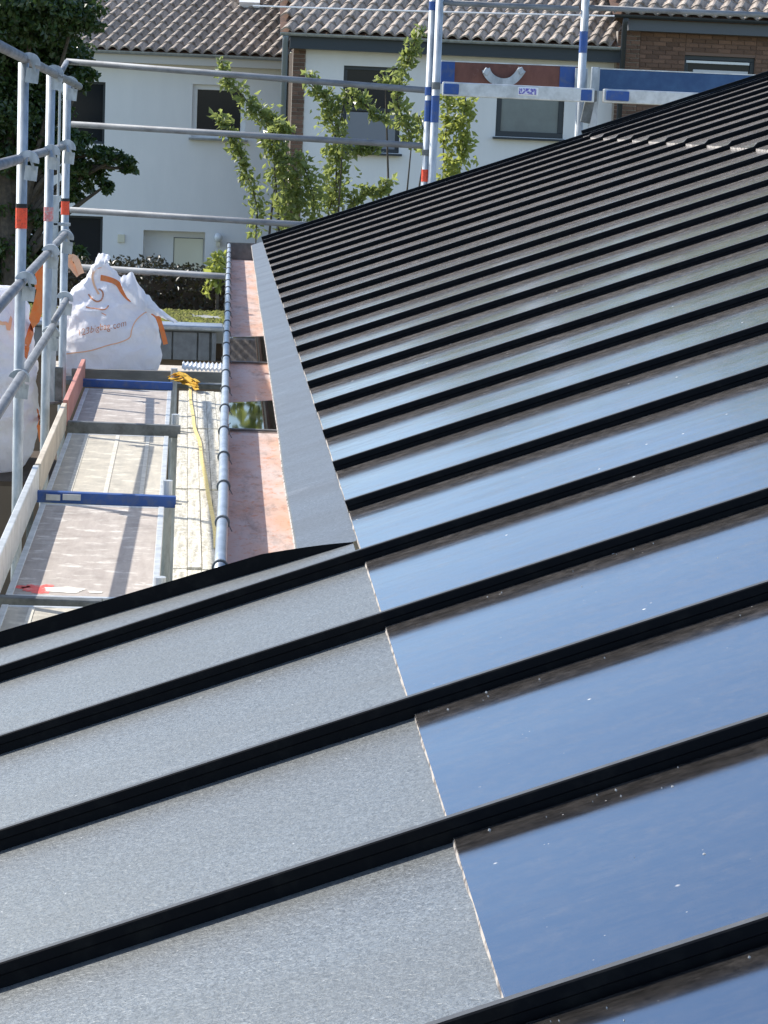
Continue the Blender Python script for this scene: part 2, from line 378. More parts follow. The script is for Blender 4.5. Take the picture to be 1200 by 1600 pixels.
# glossy laminates, two rows
def lam_mesh(ya, yb, u0, u1, h0, h1):
    b = MB(); e = .0022; seg = 5
    us = [u0+(u1-u0)*k/seg for k in range(seg+1)]
    b.grid([[rp(u, ya, h1), rp(u, (ya+yb)/2, h1+.0006), rp(u, yb, h1)] for u in us])
    nn = max(6, int((yb-ya)/.03)); lowr = []; top = []
    for k in range(nn+1):
        y = ya+(yb-ya)*k/nn; j = .0022*mnoise.noise(Vector((y*23, u0*9, 1.3)))
        lowr.append(rp(u0-e+j, y, h0)); top.append(rp(u0+.001+.6*j, y, h1+.0003))
    b.grid([lowr, top], 1)
    b.quad(rp(u0, ya, h0), rp(u1, ya, h0), rp(u1, ya, h1), rp(u0, ya, h1)); b.quad(rp(u0, yb, h0), rp(u1, yb, h0), rp(u1, yb, h1), rp(u0, yb, h1))
    return b
for i in range(-6, NF+1):
    ya, yb = yn(i)+.008, (yn(i+1) if i < NF else YF)-.008
    uj = ujoint((ya+yb)/2); d = random.uniform(-.001, .001)
    mk('glossy_panel', lam_mesh(ya, yb, .002+d, uj, .0005, .006), [M_LAM, M_DUST], bld, fix=False)
    mk('glossy_panel', lam_mesh(ya, yb, uj-.012, UT, .0065, .016), [M_LAM, M_DUST], bld, fix=False)
# standing seams
prof = [(-.003, 0), (.003, 0), (.003, .013), (.0055, .015), (.0055, .0255), (.004, .027), (-.004, .027), (-.0055, .0255), (-.0055, .015), (-.003, .013)]
for i in range(-7, NF+1):
    y = yn(i); uj = ujoint(y); lo = UB if i <= 4 else .0
    us = []; u = lo
    while u < UT: us.append(u); u += .22
    us.append(UT)
    if lo < 0: us += [-.004, .004]
    us += [uj-.02, uj]; us = sorted(us)
    ph = random.uniform(0, 50)
    def fn(u, a, h):
        lift = .011 if u >= uj else 0
        return rp(u, y+a+.0022*mnoise.noise(Vector((u*1.3, ph, 0))), h*(1+.04*mnoise.noise(Vector((u*2, ph, 4))))+(lift if h > .001 else 0))
    b = MB(); b.ext(prof, fn, us)
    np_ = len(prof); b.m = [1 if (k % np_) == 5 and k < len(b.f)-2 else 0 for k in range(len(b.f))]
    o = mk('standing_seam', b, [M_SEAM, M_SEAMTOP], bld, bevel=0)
# eave flashing of the far part with a folded drip edge
b = MB(); ys = [v1[1]+.01+(YF-v1[1]-.01)*k/40 for k in range(41)]
rows = []
for y in ys:
    j = .004*mnoise.noise(Vector((y*1.1, 3, 0))); ul = uflash(y)+j
    rows.append([rp(-.0005, y, .0012), rp(ul, y, .0012), rp(ul-.003, y, -.0015), rp(ul-.003, y, -.024), rp(ul+.004, y, -.03)])
b.grid(rows)
mk('eave_flashing', b, [M_FLASH], bld)
b = MB(); b.tube([rp(uflash(y)+.004*mnoise.noise(Vector((y*1.1, 3, 0)))-.0035, y, -.004) for y in ys], .0028, 6); mk('flashing_edge', b, M_DUST, bld)
# verge upstand of the near part
b = MB(); us = [UB+(v1[0]-UB)*k/60 for k in range(61)]; P1 = []; P2 = []; P3 = []
for u in us:
    hh = .028*min(1, max(.03, (v1[0]-u)/.16))**.7; y = yverge(u)
    P1.append(rp(u, y, 0)); P2.append(rp(u, y+.001, hh)); P3.append(rp(u, y+.012, hh-.004))
b.grid([P1, P2, P3]); b.grid([P3, [q-N*.06 for q in P3]])
mk('verge_upstand', b, M_SEAM, bld)
b = MB(); b.bar(rp(0, YF+.012, -.012), rp(UT, YF+.012, -.012), .022, .085, N); mk('verge_trim', b, M_SEAM, bld)
b = MB(); uj = ujoint(YF); b.bar(rp(uj-.01, YF+.012, .043), rp(UT, YF+.012, .043), .022, .022, N); mk('verge_trim', b, M_SEAM, bld)
b = MB(); pv = onroof(1193, 108); q = rp(pv[0], YF+.02, .05)
b.box(q+Vector((0, 0, .02)), (.06, .08, .07)); b.box(q+Vector((0, 0, .062)), (.075, .095, .012)); mk('white_roof_cap', b, M_WHITE, bld, bevel=.004)
# mortar chips lying along the seams of the near panels
b = MB()
for k in range(120):
    n_ = random.choice((-2, -1, 0, 0, 0, 1, 1, 2, 3)); y = yn(n_)-random.choice((.012, .016, .02, .022, .03, .04, .2))*random.uniform(.7, 1.6)-.004; u = random.uniform(.02, 1.0)
    q = rp(u, y, .007); s_ = random.uniform(.0004, .0009)*random.choice((1, 1, 1, 1.7))
    vs = [q+U*(random.uniform(.6, 1.6)*s_*c)+Vector((0, random.uniform(.5, 1.2)*s_*d, 0))+N*h for c, d, h in ((-1, -1, -.001), (1, -1, -.001), (1, 1, -.001), (-1, 1, -.001))]+[q+N*s_*random.uniform(.6, 1.4)]
    b.add(vs, [(0, 1, 4), (1, 2, 4), (2, 3, 4), (3, 0, 4)])
o = mk('mortar_chips', b, pm('pale_mortar', (.5, .48, .45), .9), None, fix=False); tag(o, 'tiny pale mortar chips scattered on the near glossy panels', 'chips', None, 'stuff')
# gutter
def zb(y): return H-.812+(.812-.776)*(y-4.0)/10.5
ga, gb = at(345, 886, 4.18), at(358, 379, 14.6)
def xbead(y): return ga.x+(gb.x-ga.x)*(y-ga.y)/(gb.y-ga.y)+.0025*mnoise.noise(Vector((y*.9, 8, 0)))
GY0, GY1 = yverge(-.26)+.018, 14.5
ys = [GY0+(GY1-GY0)*k/50 for k in range(51)]
GW, GD = .165, .085
b = MB()
b.grid([[Vector((xbead(y)-.008, y, zb(y)+.004)), Vector((xbead(y)-.006, y, zb(y)-GD-.003)), Vector((xbead(y)+GW+.01, y, zb(y)-GD-.003)), Vector((xbead(y)+GW+.01, y, zb(y)+.02))] for y in ys])
gut = mk('gutter', b, M_ZINC, bld, fix=False)
b = MB(); b.grid([[Vector((xbead(y)+.004, y, zb(y))), Vector((xbead(y)+.006, y, zb(y)-GD)), Vector((xbead(y)+GW, y, zb(y)-GD)), Vector((xbead(y)+GW+.004, y, zb(y)+.02))] for y in ys])
mk('gutter_lining', b, M_GUTIN, gut, fix=False)
b = MB(); b.tube([(xbead(y), y, zb(y)+.004) for y in ys], .0115, 14); mk('gutter_bead', b, M_ZINC, gut, smooth=True)
b = MB(); b.box((xbead(GY1)+GW/2, GY1+.002, zb(GY1)-GD/2+.006), (GW+.03, .004, GD+.03)); mk('end_cap', b, M_STEELDK, gut)
y = GY0+.12; k = 0
while y < GY1-.2:
    b = MB(); x = xbead(y); ring = []
    for q in range(15):
        a = math.radians(-150+300*q/14); ring.append(Vector((x-math.sin(a)*.0135*-1, y, zb(y)+.004+math.cos(a)*.0135)))
    b.tube(ring, .0026, 6)
    b.tube([Vector((x+.012, y, zb(y)+.002)), Vector((x+.020, y-.02, zb(y)-.010))], .0012, 5)
    mk('gutter_clip', b, M_STEELDK, gut); y += .452+random.uniform(-.02, .02); k += 1
for yy in (at(400, 517, 8).y*0+8.45, 6.62):
    b = MB(); b.box((xbead(yy)+GW/2+.004, yy, zb(yy)-GD+.006), (GW-.004, .018, .007)); mk('gutter_joint', b, M_STEELDK, gut, bevel=.003)
for ya, yb, nm in ((8.47, 9.45, 'x'), (6.64, 7.3, 'y')):
    b = MB(); n = 14; L = []; Rr = []
    for q in range(n+1):
        t_ = q/n; y = ya+(yb-ya)*t_
        L.append(Vector((xbead(y)+.0075, y, zb(y)-GD+.0045))); Rr.append(Vector((xbead(y)+GW-.002, y, zb(y)-GD+.0045)))
    L[-1].y -= .05; Rr[-1].y += .06
    b.grid([L, Rr]); o = mk('water', b, M_WATER, None, fix=False); tag(o, kind='structure')

exec_parts = True
# ------------------------------------------------------------------ scaffold along the eave
ZD = H-1.86                                   # top of the deck boards
def sx(off, y): return off-.0150*(y-9.2)      # the scaffold stands a hair askew to the roof
scaf = empty('scaffold', (sx(-.9, 12), 12, 0), 'galvanised tube scaffold with four guard rails standing left of the roof', 'scaffold')
def post(px, py, Y, top, r=.0245, bottom=0):
    q = at(px, py, Y); b = MB(); b.tube([(q.x, q.y, bottom), (q.x, q.y, top)], r, 14)
    return mk('standard', b, M_GALV, scaf, smooth=False), q
PY = [11.2, 13.6, 15.8]
posts = []
for (px, py, Y, ptop) in ((37, 100, 11.2, 98), (79, 150, 13.6, 112), (104.5, 180, 15.8, 128)):
    t_ = at(px, ptop, Y).z; r = .026 if Y < 13 else .0265
    o, q = post(px, py, Y, t_, r); posts.append((o, q, t_))
for o in [p[0] for p in posts]: o.data.polygons.foreach_set('use_smooth', [len(p.vertices) == 4 for p in o.data.polygons])
post(-38, 100, 8.8, H+.34)
# tape round the standards
for k, (ya, yb, mt, bk) in enumerate(((325, 357, M_REDTAPE, 1), (322, 344, M_PINKTAPE, 0), (312, 333, M_REDTAPE, 1))):
    o, q, t_ = posts[k]; z1, z0 = at(40, ya, PY[k]).z, at(40, yb, PY[k]).z
    b = MB(); b.tube([(q.x, q.y, z0), (q.x, q.y, z1)], .0285, 14); mk('marking_tape', b, mt, o, smooth=False)
    if bk:
        b = MB(); b.tube([(q.x, q.y, z1), (q.x, q.y, z1+.02)], .0288, 14); mk('black_band', b, M_BLACK, o)
def rail(p, q, r=.021, parent=None, m=None, name='guard_rail', mid=None):
    b = MB(); b.tube([p, q] if mid is None else [p, mid, q], r, 12)
    o = mk(name, b, m or M_RAIL, parent or scaf); o.data.polygons.foreach_set('use_smooth', [len(pp.vertices) == 4 for pp in o.data.polygons]); return o
def ext2(p, q, t): return q+(q-p).normalized()*t
off = Vector((.055, 0, 0))
RL = []
for (a, c) in (((124, 135), (0, 72)), ((100, 229), (0, 257)), ((105, 362), (0, 477)), ((None), None)):
    if a is None: continue
    A = at(*a, 15.9); B = at(*c, 9.9); rail(A, ext2(A, B, 2.2), .0235); RL.append((A, B))
A4, B4 = at(82, 511, 13.5), at(0, 640, 9.9); rail(A4, ext2(A4, B4, 2.2), .0235); RL.append((A4, B4))
rail(at(106, 464, 15.8), at(82, 506, 13.65), .021)
b = MB(); q = at(93, 180, 15.0); b.tube([(q.x, q.y, at(93, 345, 15).z), (q.x, q.y, at(93, 130, 15).z)], .008, 8); mk('gate_rod', b, M_GALV, scaf)
b = MB(); q = at(87, 340, 15.0); b.box((q.x, q.y, at(87, 470, 15).z), (.035, .03, 1.35)); b.box((q.x+.04, q.y, at(87, 350, 15).z), (.11, .03, .02)); mk('gate_bracket', b, M_GALV, scaf, bevel=.004)
b = MB(); q = at(92, 600, 15.0); b.box((q.x, q.y, q.z), (.05, .05, .22)); b.tube([(q.x-.1, q.y-.1, q.z-.12), (q.x+.06, q.y, q.z-.12)], .012, 8); mk('gate_spigot', b, M_STEELDK, scaf, bevel=.004)
# couplers: a tab on the standard, a hooded cup round the rail and a wedge
def coupler(c, dy=0, s=1.0):
    b = MB(); x, y, z = c
    b.box((x+.045*s, y-.02, z-.055*s), (.06*s, .014, .07*s), Matrix.Rotation(.1, 3, 'Y'))
    hood = [Vector((x+.03*s+.052*s*math.sin(a), y-.02, z+.052*s*math.cos(a))) for a in [math.radians(-70+170*k/9) for k in range(10)]]
    b.grid([[h+Vector((0, -.022, 0)) for h in hood], [h+Vector((0, .03, 0)) for h in hood]])
    hood2 = [h-(h-Vector((x+.03*s, y-.02, z)))*.6 for h in hood]
    b.grid([[h+Vector((0, -.022, 0)) for h in hood2], [h+Vector((0, .03, 0)) for h in hood2]])
    b.grid([[h+Vector((0, -.022, 0)) for h in hood], [h+Vector((0, -.022, 0)) for h in hood2]])
    o = mk('coupler', b, M_GALV, scaf, fix=False)
    b = MB(); b.box((x+.05*s, y-.032, z-.006), (.012, .008, .075*s), Matrix.Rotation(-.35, 3, 'Y')); mk('wedge', b, M_ZINC, o)
for (px, py, Y) in ((52, 100, 11.2), (90, 116, 13.5), (112, 133, 15.6), (50, 252, 11.2), (85, 240, 13.5), (108, 232, 15.6),
                    (46, 440, 11.2), (84, 395, 13.5), (105, 372, 15.6), (36, 592, 11.2), (84, 522, 13.5), (104, 468, 15.6)):
    q = at(px, py, Y); coupler((q.x-.045, q.y-.03, q.z), 0, 1.0 if Y < 14 else 1.12)
# far guard rails that close the end of the scaffold
for a, c in (((104, 96), (664, 141)), ((112, 194), (662, 228)), ((110, 328), (662, 363)), ((105, 416), (662, 452))):
    rail(at(*a, 17.5), at(*c, 16.9), .0235)
rail(at(104, 97, 17.5), at(96, 112, 16.3), .02)
# transoms carrying the decks
def transom(px0, px1, py, Y, m, hh=.056, name='transom'):
    a = at(px0, py, Y); c = at(px1, py+.042*(px1-px0), Y); b = MB(); b.bar(a, c, .05, hh)
    return mk(name, b, m, scaf, bevel=.006)
tb = transom(57, 275, 775, 11.15, M_BLUE)
b = MB(); a = at(72, 778, 11.12); 
for xx, ww in ((72, 22), (98, 28)):
    a = at(xx, 776.5, 11.12); c = at(xx+ww, 777.5, 11.12); b.bar(a, c, .012, .028)
mk('label', b, M_ALU, tb)
transom(105, 282, 667, 13.7, M_STEELDK, .075)
t3 = transom(122, 270, 597.5, 15.95, M_BLUE, .055)
transom(-30, 160, 943, 8.85, M_STEELDK, .07)
for px, py, Y in ((262, 760, 11.25), (250, 913, 9.1), (274, 655, 13.8), (272, 582, 16.2)):
    q = at(px, py, Y); b = MB(); b.tube([(q.x, q.y, 0), (q.x, q.y, q.z+.03)], .0242, 12)
    mk('inner_standard', b, M_GALV, scaf)
# deck boards
def deck(y0, y1, mat, label, stripes=0):
    l0, l1, r0, r1 = sx(-.80, y0), sx(-.80, y1), sx(-.205, y0), sx(-.205, y1)
    d = empty('scaffold_deck', ((l0+r0)/2, y0, ZD), label, 'deck board', 'plywood deck boards laid between the scaffold transoms')
    e = .028; b = MB()
    b.add([(l0+e, y0+e, ZD-.004), (r0-e, y0+e, ZD-.004), (r1-e, y1-e, ZD-.004), (l1+e, y1-e, ZD-.004)], [(0, 1, 2, 3)])
    b.add([(l0+e, y0+e, ZD-.02), (r0-e, y0+e, ZD-.02), (r1-e, y1-e, ZD-.02), (l1+e, y1-e, ZD-.02)], [(3, 2, 1, 0)])
    mk('plywood', b, mat, d)
    b = MB()
    for xa, xb in ((l0+e/2, l1+e/2), (r0-e/2, r1-e/2)):
        b = MB(); b.bar((xa, y0, ZD-.03), (xb, y1, ZD-.03), e, .06); mk('side_rail', b, M_ALU, d, bevel=.003)
    for yy, xa, xb in ((y0+e/2, l0+e, r0-e), (y1-e/2, l1+e, r1-e)):
        b = MB(); b.bar((xa, yy, ZD-.031), (xb, yy, ZD-.031), e, .058); mk('end_rail', b, M_ALU, d, bevel=.003)
    for k in range(stripes):
        fr = .2+.6*k/max(1, stripes-1); b = MB(); b.bar((l0+(r0-l0)*fr, y0+.04, ZD-.003), (l1+(r1-l1)*fr, y1-.04, ZD-.003), .022, .004); mk('reinforcing_strip', b, M_STRIP, d)
    return d
deck(13.82, 15.88, M_PLYP, 'pinkish grey deck board farthest along the scaffold, before the blue transom')
deck(11.3, 13.58, M_PLYC, 'cream deck board with pale lengthwise strips, middle of the scaffold walkway', 3)
d3 = deck(atz(100, 932, ZD).y, 11.05, M_PLYP, 'pinkish grey deck board with red and cream paint splashed on its near end')
def splash(cx, cy, rx, ry, mat, nm, seed, dz):
    b = MB(); c = atz(cx, cy, ZD-dz); ring = []
    for k in range(40):
        a = 2*math.pi*k/40; f = 1+.55*mnoise.noise(Vector((math.cos(a)*1.7, math.sin(a)*1.7, seed)))+.25*mnoise.noise(Vector((math.cos(a)*5, math.sin(a)*5, seed)))
        ring.append(c+Vector((rx*f*math.cos(a), ry*f*math.sin(a), 0)))
    b.add([c]+ring, [(0, 1+k, 1+(k+1) % 40) for k in range(40)]); mk(nm, b, mat, d3, fix=False)
splash(60, 920, .065, .085, M_REDP, 'red_paint', 1.2, .003); splash(35, 917, .03, .03, M_REDP, 'red_paint', 5.2, .003)
splash(100, 921, .085, .05, M_CREAMP, 'cream_paint', 3.1, .002); splash(150, 925, .03, .02, M_CREAMP, 'cream_paint', 7.7, .002)
deck(6.6, 8.7, M_PLYC, 'cream deck board nearest the metal roof, before the grey transom', 3)
# narrow splashed planks beside the gutter
for k, (y0, y1, lab) in enumerate(((13.95, 15.9, 'farthest pale plank beside the gutter, under the yellow strap bundle'), (11.62, 13.92, 'second pale plank beside the gutter, yellow strap running along it'),
                                   (9.5, 11.59, 'third pale plank beside the gutter, blotched with cement'), (6.9, 9.47, 'nearest pale plank beside the gutter, streaked along its grain'))):
    p = empty('scaffold_plank', (sx(0, y0), y0, ZD), lab, 'plank', 'narrow planks laid between deck and gutter')
    nb = 6; wd = .32
    for j in range(nb):
        xo = -.118+wd*j/(nb-1)*.95-.005; hz = ZD-.012+random.uniform(-.003, .003)
        b = MB(); b.bar((sx(xo, y0), y0+random.uniform(0, .015), hz), (sx(xo, y1), y1-random.uniform(0, .015), hz), .0595, .03)
        mk('plank_strip', b, M_PLANK, p, bevel=.003)
    b = MB()
    for yy in (y0+.12, y1-.12): b.bar((sx(-.12, yy), yy, ZD-.04), (sx(.19, yy), yy, ZD-.04), .06, .02)
    mk('batten', b, M_DARKWOOD, p)
# toe boards
def toe(y0, y1, mat, label, o0=-.83, th=.03, hgt=.155):
    b = MB(); b.bar((sx(o0, y0), y0, ZD+hgt/2), (sx(o0, y1), y1, ZD+hgt/2), th, hgt)
    o = mk('toe_board', b, mat, None, bevel=.004, origin=(sx(o0, y0), y0, ZD)); tag(o, label, 'toe board', 'toe boards on edge along the scaffold walkway')
toe(13.9, 16.3, M_WOODR, 'pinkish red toe board standing on edge beside the farthest deck')
toe(11.3, 13.75, M_WOODC, 'pale wooden toe board on edge beside the middle deck')
toe(6.8, 11.25, M_ALU, 'grey metal toe board on edge at the left of the nearest decks', -.835)
# deck across the far end
cd_ = empty('cross_deck', (-.5, 16.8, ZD), 'grey weathered boards crossing the far end of the scaffold under the bag', 'deck board')
for j in range(5):
    yy = 16.42+.25*j; b = MB(); b.bar((-1.24, yy, ZD-.015+random.uniform(-.004, .004)), (.1, yy, ZD-.015+random.uniform(-.004, .004)), .235, .035)
    mk('board', b, M_STEELDK if j < 1 else M_WOODC, cd_, bevel=.004)
b = MB(); a, c = at(112, 584, 16.28), at(352, 590, 16.28); b.bar(a, c, .035, .075)
o = mk('cross_board', b, pm('grey_weathered_wood', (.2, .2, .185), .85, 0, (.13, .13, .12), 12, .4, .65, 50, .3, .003, (.3, 1, 1)), None, bevel=.004, origin=a); tag(o, 'grey weathered board on edge across the far end of the walkway', 'board')
b = MB(); a, c = at(284, 573, 16.75), at(350, 576, 16.75)
P_ = []
for k in range(41):
    q = a.lerp(c, k/40); q = q+Vector((0, 0, .008*math.sin(k*math.pi/2))); P_.append(q)
b.grid([P_, [q+Vector((0, .35, 0)) for q in P_]]); b.grid([P_, [q+Vector((0, 0, -.02)) for q in P_]])
o = mk('corrugated_sheet', b, M_WHITE, None, fix=False); tag(o, 'small white ribbed sheet lying at the far end beside the gutter', 'sheet')
# yellow strap
def ribbon(pts, wd, nrm, th=.004):
    b = MB(); pts = [Vector(p) for p in pts]; n = len(pts); A = []; B = []; C = []; D = []
    for i, p in enumerate(pts):
        d = (pts[min(i+1, n-1)]-pts[max(i-1, 0)]).normalized(); nn = nrm[i] if isinstance(nrm, list) else Vector(nrm)
        s_ = d.cross(nn).normalized()*wd/2; A.append(p-s_); B.append(p+s_); C.append(p+s_-nn*th); D.append(p-s_-nn*th)
    b.grid([[A[i], B[i], C[i], D[i], A[i]] for i in range(n)]); return b
def smoothpts(pts, n=6):
    pts = [Vector(p) for p in pts]; out = []
    for i in range(len(pts)-1):
        p0, p1, p2, p3 = pts[max(i-1, 0)], pts[i], pts[i+1], pts[min(i+2, len(pts)-1)]
        for k in range(n):
            t = k/n; out.append(.5*((2*p1)+(p2-p0)*t+(2*p0-5*p1+4*p2-p3)*t*t+(3*p1-p0-3*p2+p3)*t**3))
    return out+[pts[-1]]
st = empty('yellow_strap', atz(297, 600, ZD), 'yellow webbing strap bundled at one end and trailing along the pale planks', 'strap')
pts = smoothpts([atz(x, y, ZD+.014) for x, y in ((297, 602), (298, 625), (302, 650), (304, 668), (312, 690), (315, 715), (321, 745), (325, 770), (331, 800), (336, 830), (337, 856))])
mk('strap_tail', ribbon(pts, .019, (0, .0, 1)), M_YELP, st, fix=False)
for k in range(6):
    pp = []
    for j in range(9):
        t = j/8; x = 266+42*t; y = 590+13*t
        q = atz(x, y, ZD+.05); q = q+Vector((random.uniform(-.01, .01), random.uniform(-.05, .05), .012*math.sin(t*9+k)+.009*k-.025+.03*math.sin(t*3.1)))
        pp.append(q)
    mk('strap_loop', ribbon(smoothpts(pp, 4), .03, Vector((.1*k-.25, -.4, .85)).normalized()), M_YEL, st, fix=False)
# ------------------------------------------------------------------ scaffold behind the roof end
sc2 = empty('end_scaffold', (at(676, 200, 16.8).x, 16.8, 0), 'scaffold bay with blue banded tubes and beams behind the far roof edge', 'scaffold')
def vt(px, py, Y, ztop, zbot, r=.027, name='standard', m=M_GALV):
    q = at(px, py, Y); b = MB(); b.tube([(q.x, q.y, zbot), (q.x, q.y, ztop)], r, 14)
    o = mk(name, b, m, sc2); o.data.polygons.foreach_set('use_smooth', [len(p.vertices) == 4 for p in o.data.polygons]); return o, q
def band(o, q, py0, py1, m, r=.0285, name='paint_band'):
    b = MB(); b.tube([(q.x, q.y, at(670, py1, q.y).z), (q.x, q.y, at(670, py0, q.y).z)], r, 14); mk(name, b, m, o)
p1, q1 = vt(671.5, 120, 16.75, H+1.4, 0); p2, q2 = vt(682, 120, 16.7, H+1.4, 0, .0285)
band(p1, q1, 136, 149, M_BLUE, .031); band(p1, q1, 157, 190, M_BLUE); band(p1, q1, 2, 16, M_BLUE, .0285); band(p2, q2, 149, 191, M_BLUE, .0298); band(p1, q1, 265, 284, M_REDTAPE, .0295, 'marking_tape')
band(p1, q1, 234, 243, M_STEELDK, .032, 'clamp'); band(p2, q2, 128, 139, M_STEELDK, .031, 'clamp')
p3, q3 = vt(912, 60, 16.8, H+1.4, 0, .029); band(p3, q3, 38, 72, M_BLUE, .0302)
b = MB(); a = at(931, 105, 16.72); c = at(925, 200, 16.72); b.bar(a, (a.x, a.y, c.z-.2), .04, .06, (1, 0, 0)); mk('bracket', b, M_GALV, sc2, bevel=.004)
b = MB(); a = at(920, 150, 16.66); b.bar(at(924, 146, 16.66), at(914, 192, 16.66), .03, .07, (1, 0, 0)); b.box(at(925, 150, 16.62), (.07, .03, .08)); mk('bracket', b, M_STEELDK, sc2, bevel=.006)
rail(at(690, 4, 16.7), at(904, 14, 16.8), .02, sc2); rail(at(918, 12, 16.8), at(1260, 26, 16.9), .02, sc2)
def beam(p, q, hgt, m, nm='beam', th=.05):
    b = MB(); b.bar(p, q, th, hgt); return mk(nm, b, m, sc2, bevel=.008)
bm1 = beam(at(691, 138.5, 16.6), at(928, 149.5, 16.6), .098, M_ALU)
beam(at(693, 138.5, 16.58), at(717, 139.8, 16.58), .075, M_BLUE, 'beam_end', .03); beam(at(907, 148.5, 16.585), at(925, 149.4, 16.585), .08, M_BLUE, 'beam_end', .03)
st_ = beam(at(809, 142, 16.575), at(841, 143.6, 16.575), .058, M_WHITE, 'sticker', .01); beam(at(811, 142.3, 16.568), at(838, 143.5, 16.568), .042, M_PURPLE, 'sticker_print', .006)
bm2 = beam(at(942, 149.5, 16.65), at(1130, 157.5, 16.75), .098, M_ALU); beam(at(947, 149, 16.62), at(983, 150.8, 16.62), .07, M_BLUE, 'beam_end', .03)
def board2(p, q, hgt, m, label, ends=None):
    e = empty('end_toe_board', p, label, 'toe board'); b = MB(); b.bar(p, q, .03, hgt); mk('board', b, m, e, bevel=.004)
    for (pp, qq) in ends or []: b = MB(); b.bar(pp, qq, .034, hgt*.985); mk('painted_end', b, M_BLUE, e)
    b = MB(); b.bar(Vector(p)+Vector((0, 0, hgt/2+.004)), Vector(q)+Vector((0, 0, hgt/2+.004)), .034, .008); mk('edge_strip', b, M_ALU, e)
    return e
board2(at(689, 113.5, 16.9), at(905, 122, 16.9), .158, M_BROWNB, 'brown toe board with blue painted ends above the aluminium beam', [(at(689, 113.5, 16.895), at(710, 114.3, 16.895)), (at(874, 120.8, 16.895), at(898, 121.7, 16.895))])
board2(at(936, 125, 16.95), at(1180, 135, 17.0), .155, M_NAVY, 'dark blue toe board beside the brick house, behind the roof')
b = MB(); b.box(at(908, 123, 16.84), (.09, .02, .15)); mk('toe_board_holder', b, M_GALV, sc2, bevel=.004)
hk = smoothpts([at(x, y, 16.86) for x, y in ((759, 108), (763, 117), (772, 125), (785, 129), (798, 127), (808, 119), (816, 108))], 4)
o = mk('bent_clip', ribbon(hk, .06, (0, 1, 0), .012), M_GALV, sc2, fix=False)
for k, (px, py, s_) in enumerate(((760, 112, 1), (814, 111, 1))):
    b = MB(); b.box(at(px, py, 16.85), (.04, .03, .05), Matrix.Rotation(.5-k, 3, 'Y')); mk('clip_end', b, M_GALV, sc2, bevel=.006)
b = MB(); cp = [at(395+565*k/12, 9+16*k/12+1.2*math.sin(k/12*math.pi), 17.2) for k in range(13)]; b.tube(cp, .006, 6)
o = mk('cable', b, M_WHITE, None, origin=cp[0]); tag(o, 'thin pale cable strung in front of the tiled roofs', 'cable')
# ------------------------------------------------------------------ bags
def bag(name, base, hw, hd, hgt, outline, label, seed, nr=84, ns=150, amp=.07, flat=None):
    e = empty(name, base, label, 'big bag', 'white builders bags beside the scaffold'); base = Vector(base); b = MB(); rows = []
    for i in range(nr+1):
        t = i/nr; l, r, d = outline(t); row = []
        for k in range(ns):
            a = 2*math.pi*k/ns; c, s_ = math.cos(a), math.sin(a); ex = .62
            x = math.copysign(abs(c)**ex, c); y = math.copysign(abs(s_)**ex, s_)
            P = Vector(((l+r)/2+(r-l)/2*x, d*y, hgt*t))
            dr = Vector((x, y, .25)).normalized()
            q = P*2.6+Vector((seed, 0, 0))
            rid = lambda v: 1-2*abs(mnoise.noise(v))
            f = mnoise.noise(q)*.55+.5*rid(Vector((P.x*4+P.z*1.5+seed, P.y*4, P.z*1.6)))+.34*rid(Vector((P.x*6-P.z*6, P.y*6+P.z*4, seed+P.z*3)))+.2*rid(Vector((P.x*13+P.z*7, P.y*13, P.z*9+seed)))-.35
            if flat and y < 0: f *= 1-.8*max(0, 1-abs(t-flat)/.13)
            row.append(base+P+dr*(amp*f*min(1, .25+t*2)))
        rows.append(row)
    vs = [v for r_ in rows for v in r_]; fs = []
    for i in range(nr):
        for k in range(ns): fs.append((i*ns+k, i*ns+(k+1) % ns, (i+1)*ns+(k+1) % ns, (i+1)*ns+k))
    fs.append(tuple(nr*ns+k for k in range(ns))); fs.append(tuple(reversed(range(ns))))
    b.add(vs, fs); o = mk('bag_body', b, M_BAG, e, smooth=True)
    return e, BVHTree.FromPolygons(vs, fs)
def lerp_tab(tab, t):
    for (a, b_) in zip(tab, tab[1:]):
        if t <= b_[0]:
            f = (t-a[0])/(b_[0]-a[0]); return [p+(q-p)*f for p, q in zip(a[1:], b_[1:])]
    return tab[-1][1:]
YB = 16.85; kB = YB/3600; cxB = 175
bb = at(cxB, 566, YB-.3); bb = Vector((at(cxB, 500, YB).x, YB, ZD+.005))
hB = .80
tabB = [(0, -70, 68, .30), (.06, -74, 73, .33), (.2, -76, 75, .33), (.34, -76, 70, .31), (.46, -74, 66, .27), (.56, -72, 56, .23), (.66, -68, 42, .18), (.74, -58, 36, .14), (.82, -48, 22, .10), (.9, -36, 4, .07), (.96, -28, -6, .05), (1, -22, -10, .03)]
def outB(t):
    l, r, d = lerp_tab(tabB, t); return l*kB, r*kB, d
bag1, tree1 = bag('bulk_bag', bb, .35, .33, hB, outB, 'crumpled white bulk bag with orange print, slumped at the far end of the walkway', 2.3, flat=.3)
def on(tree, px, py, Y, lift=.004):
    o = Vector((0, 0, H)); d = ray(px, py).normalized(); h = tree.ray_cast(o, d)
    if h[0] is None: return at(px, py, Y), Vector((0, -1, 0))
    n = h[1] if h[1].dot(d) < 0 else -h[1]
    return h[0]+n*lift, n
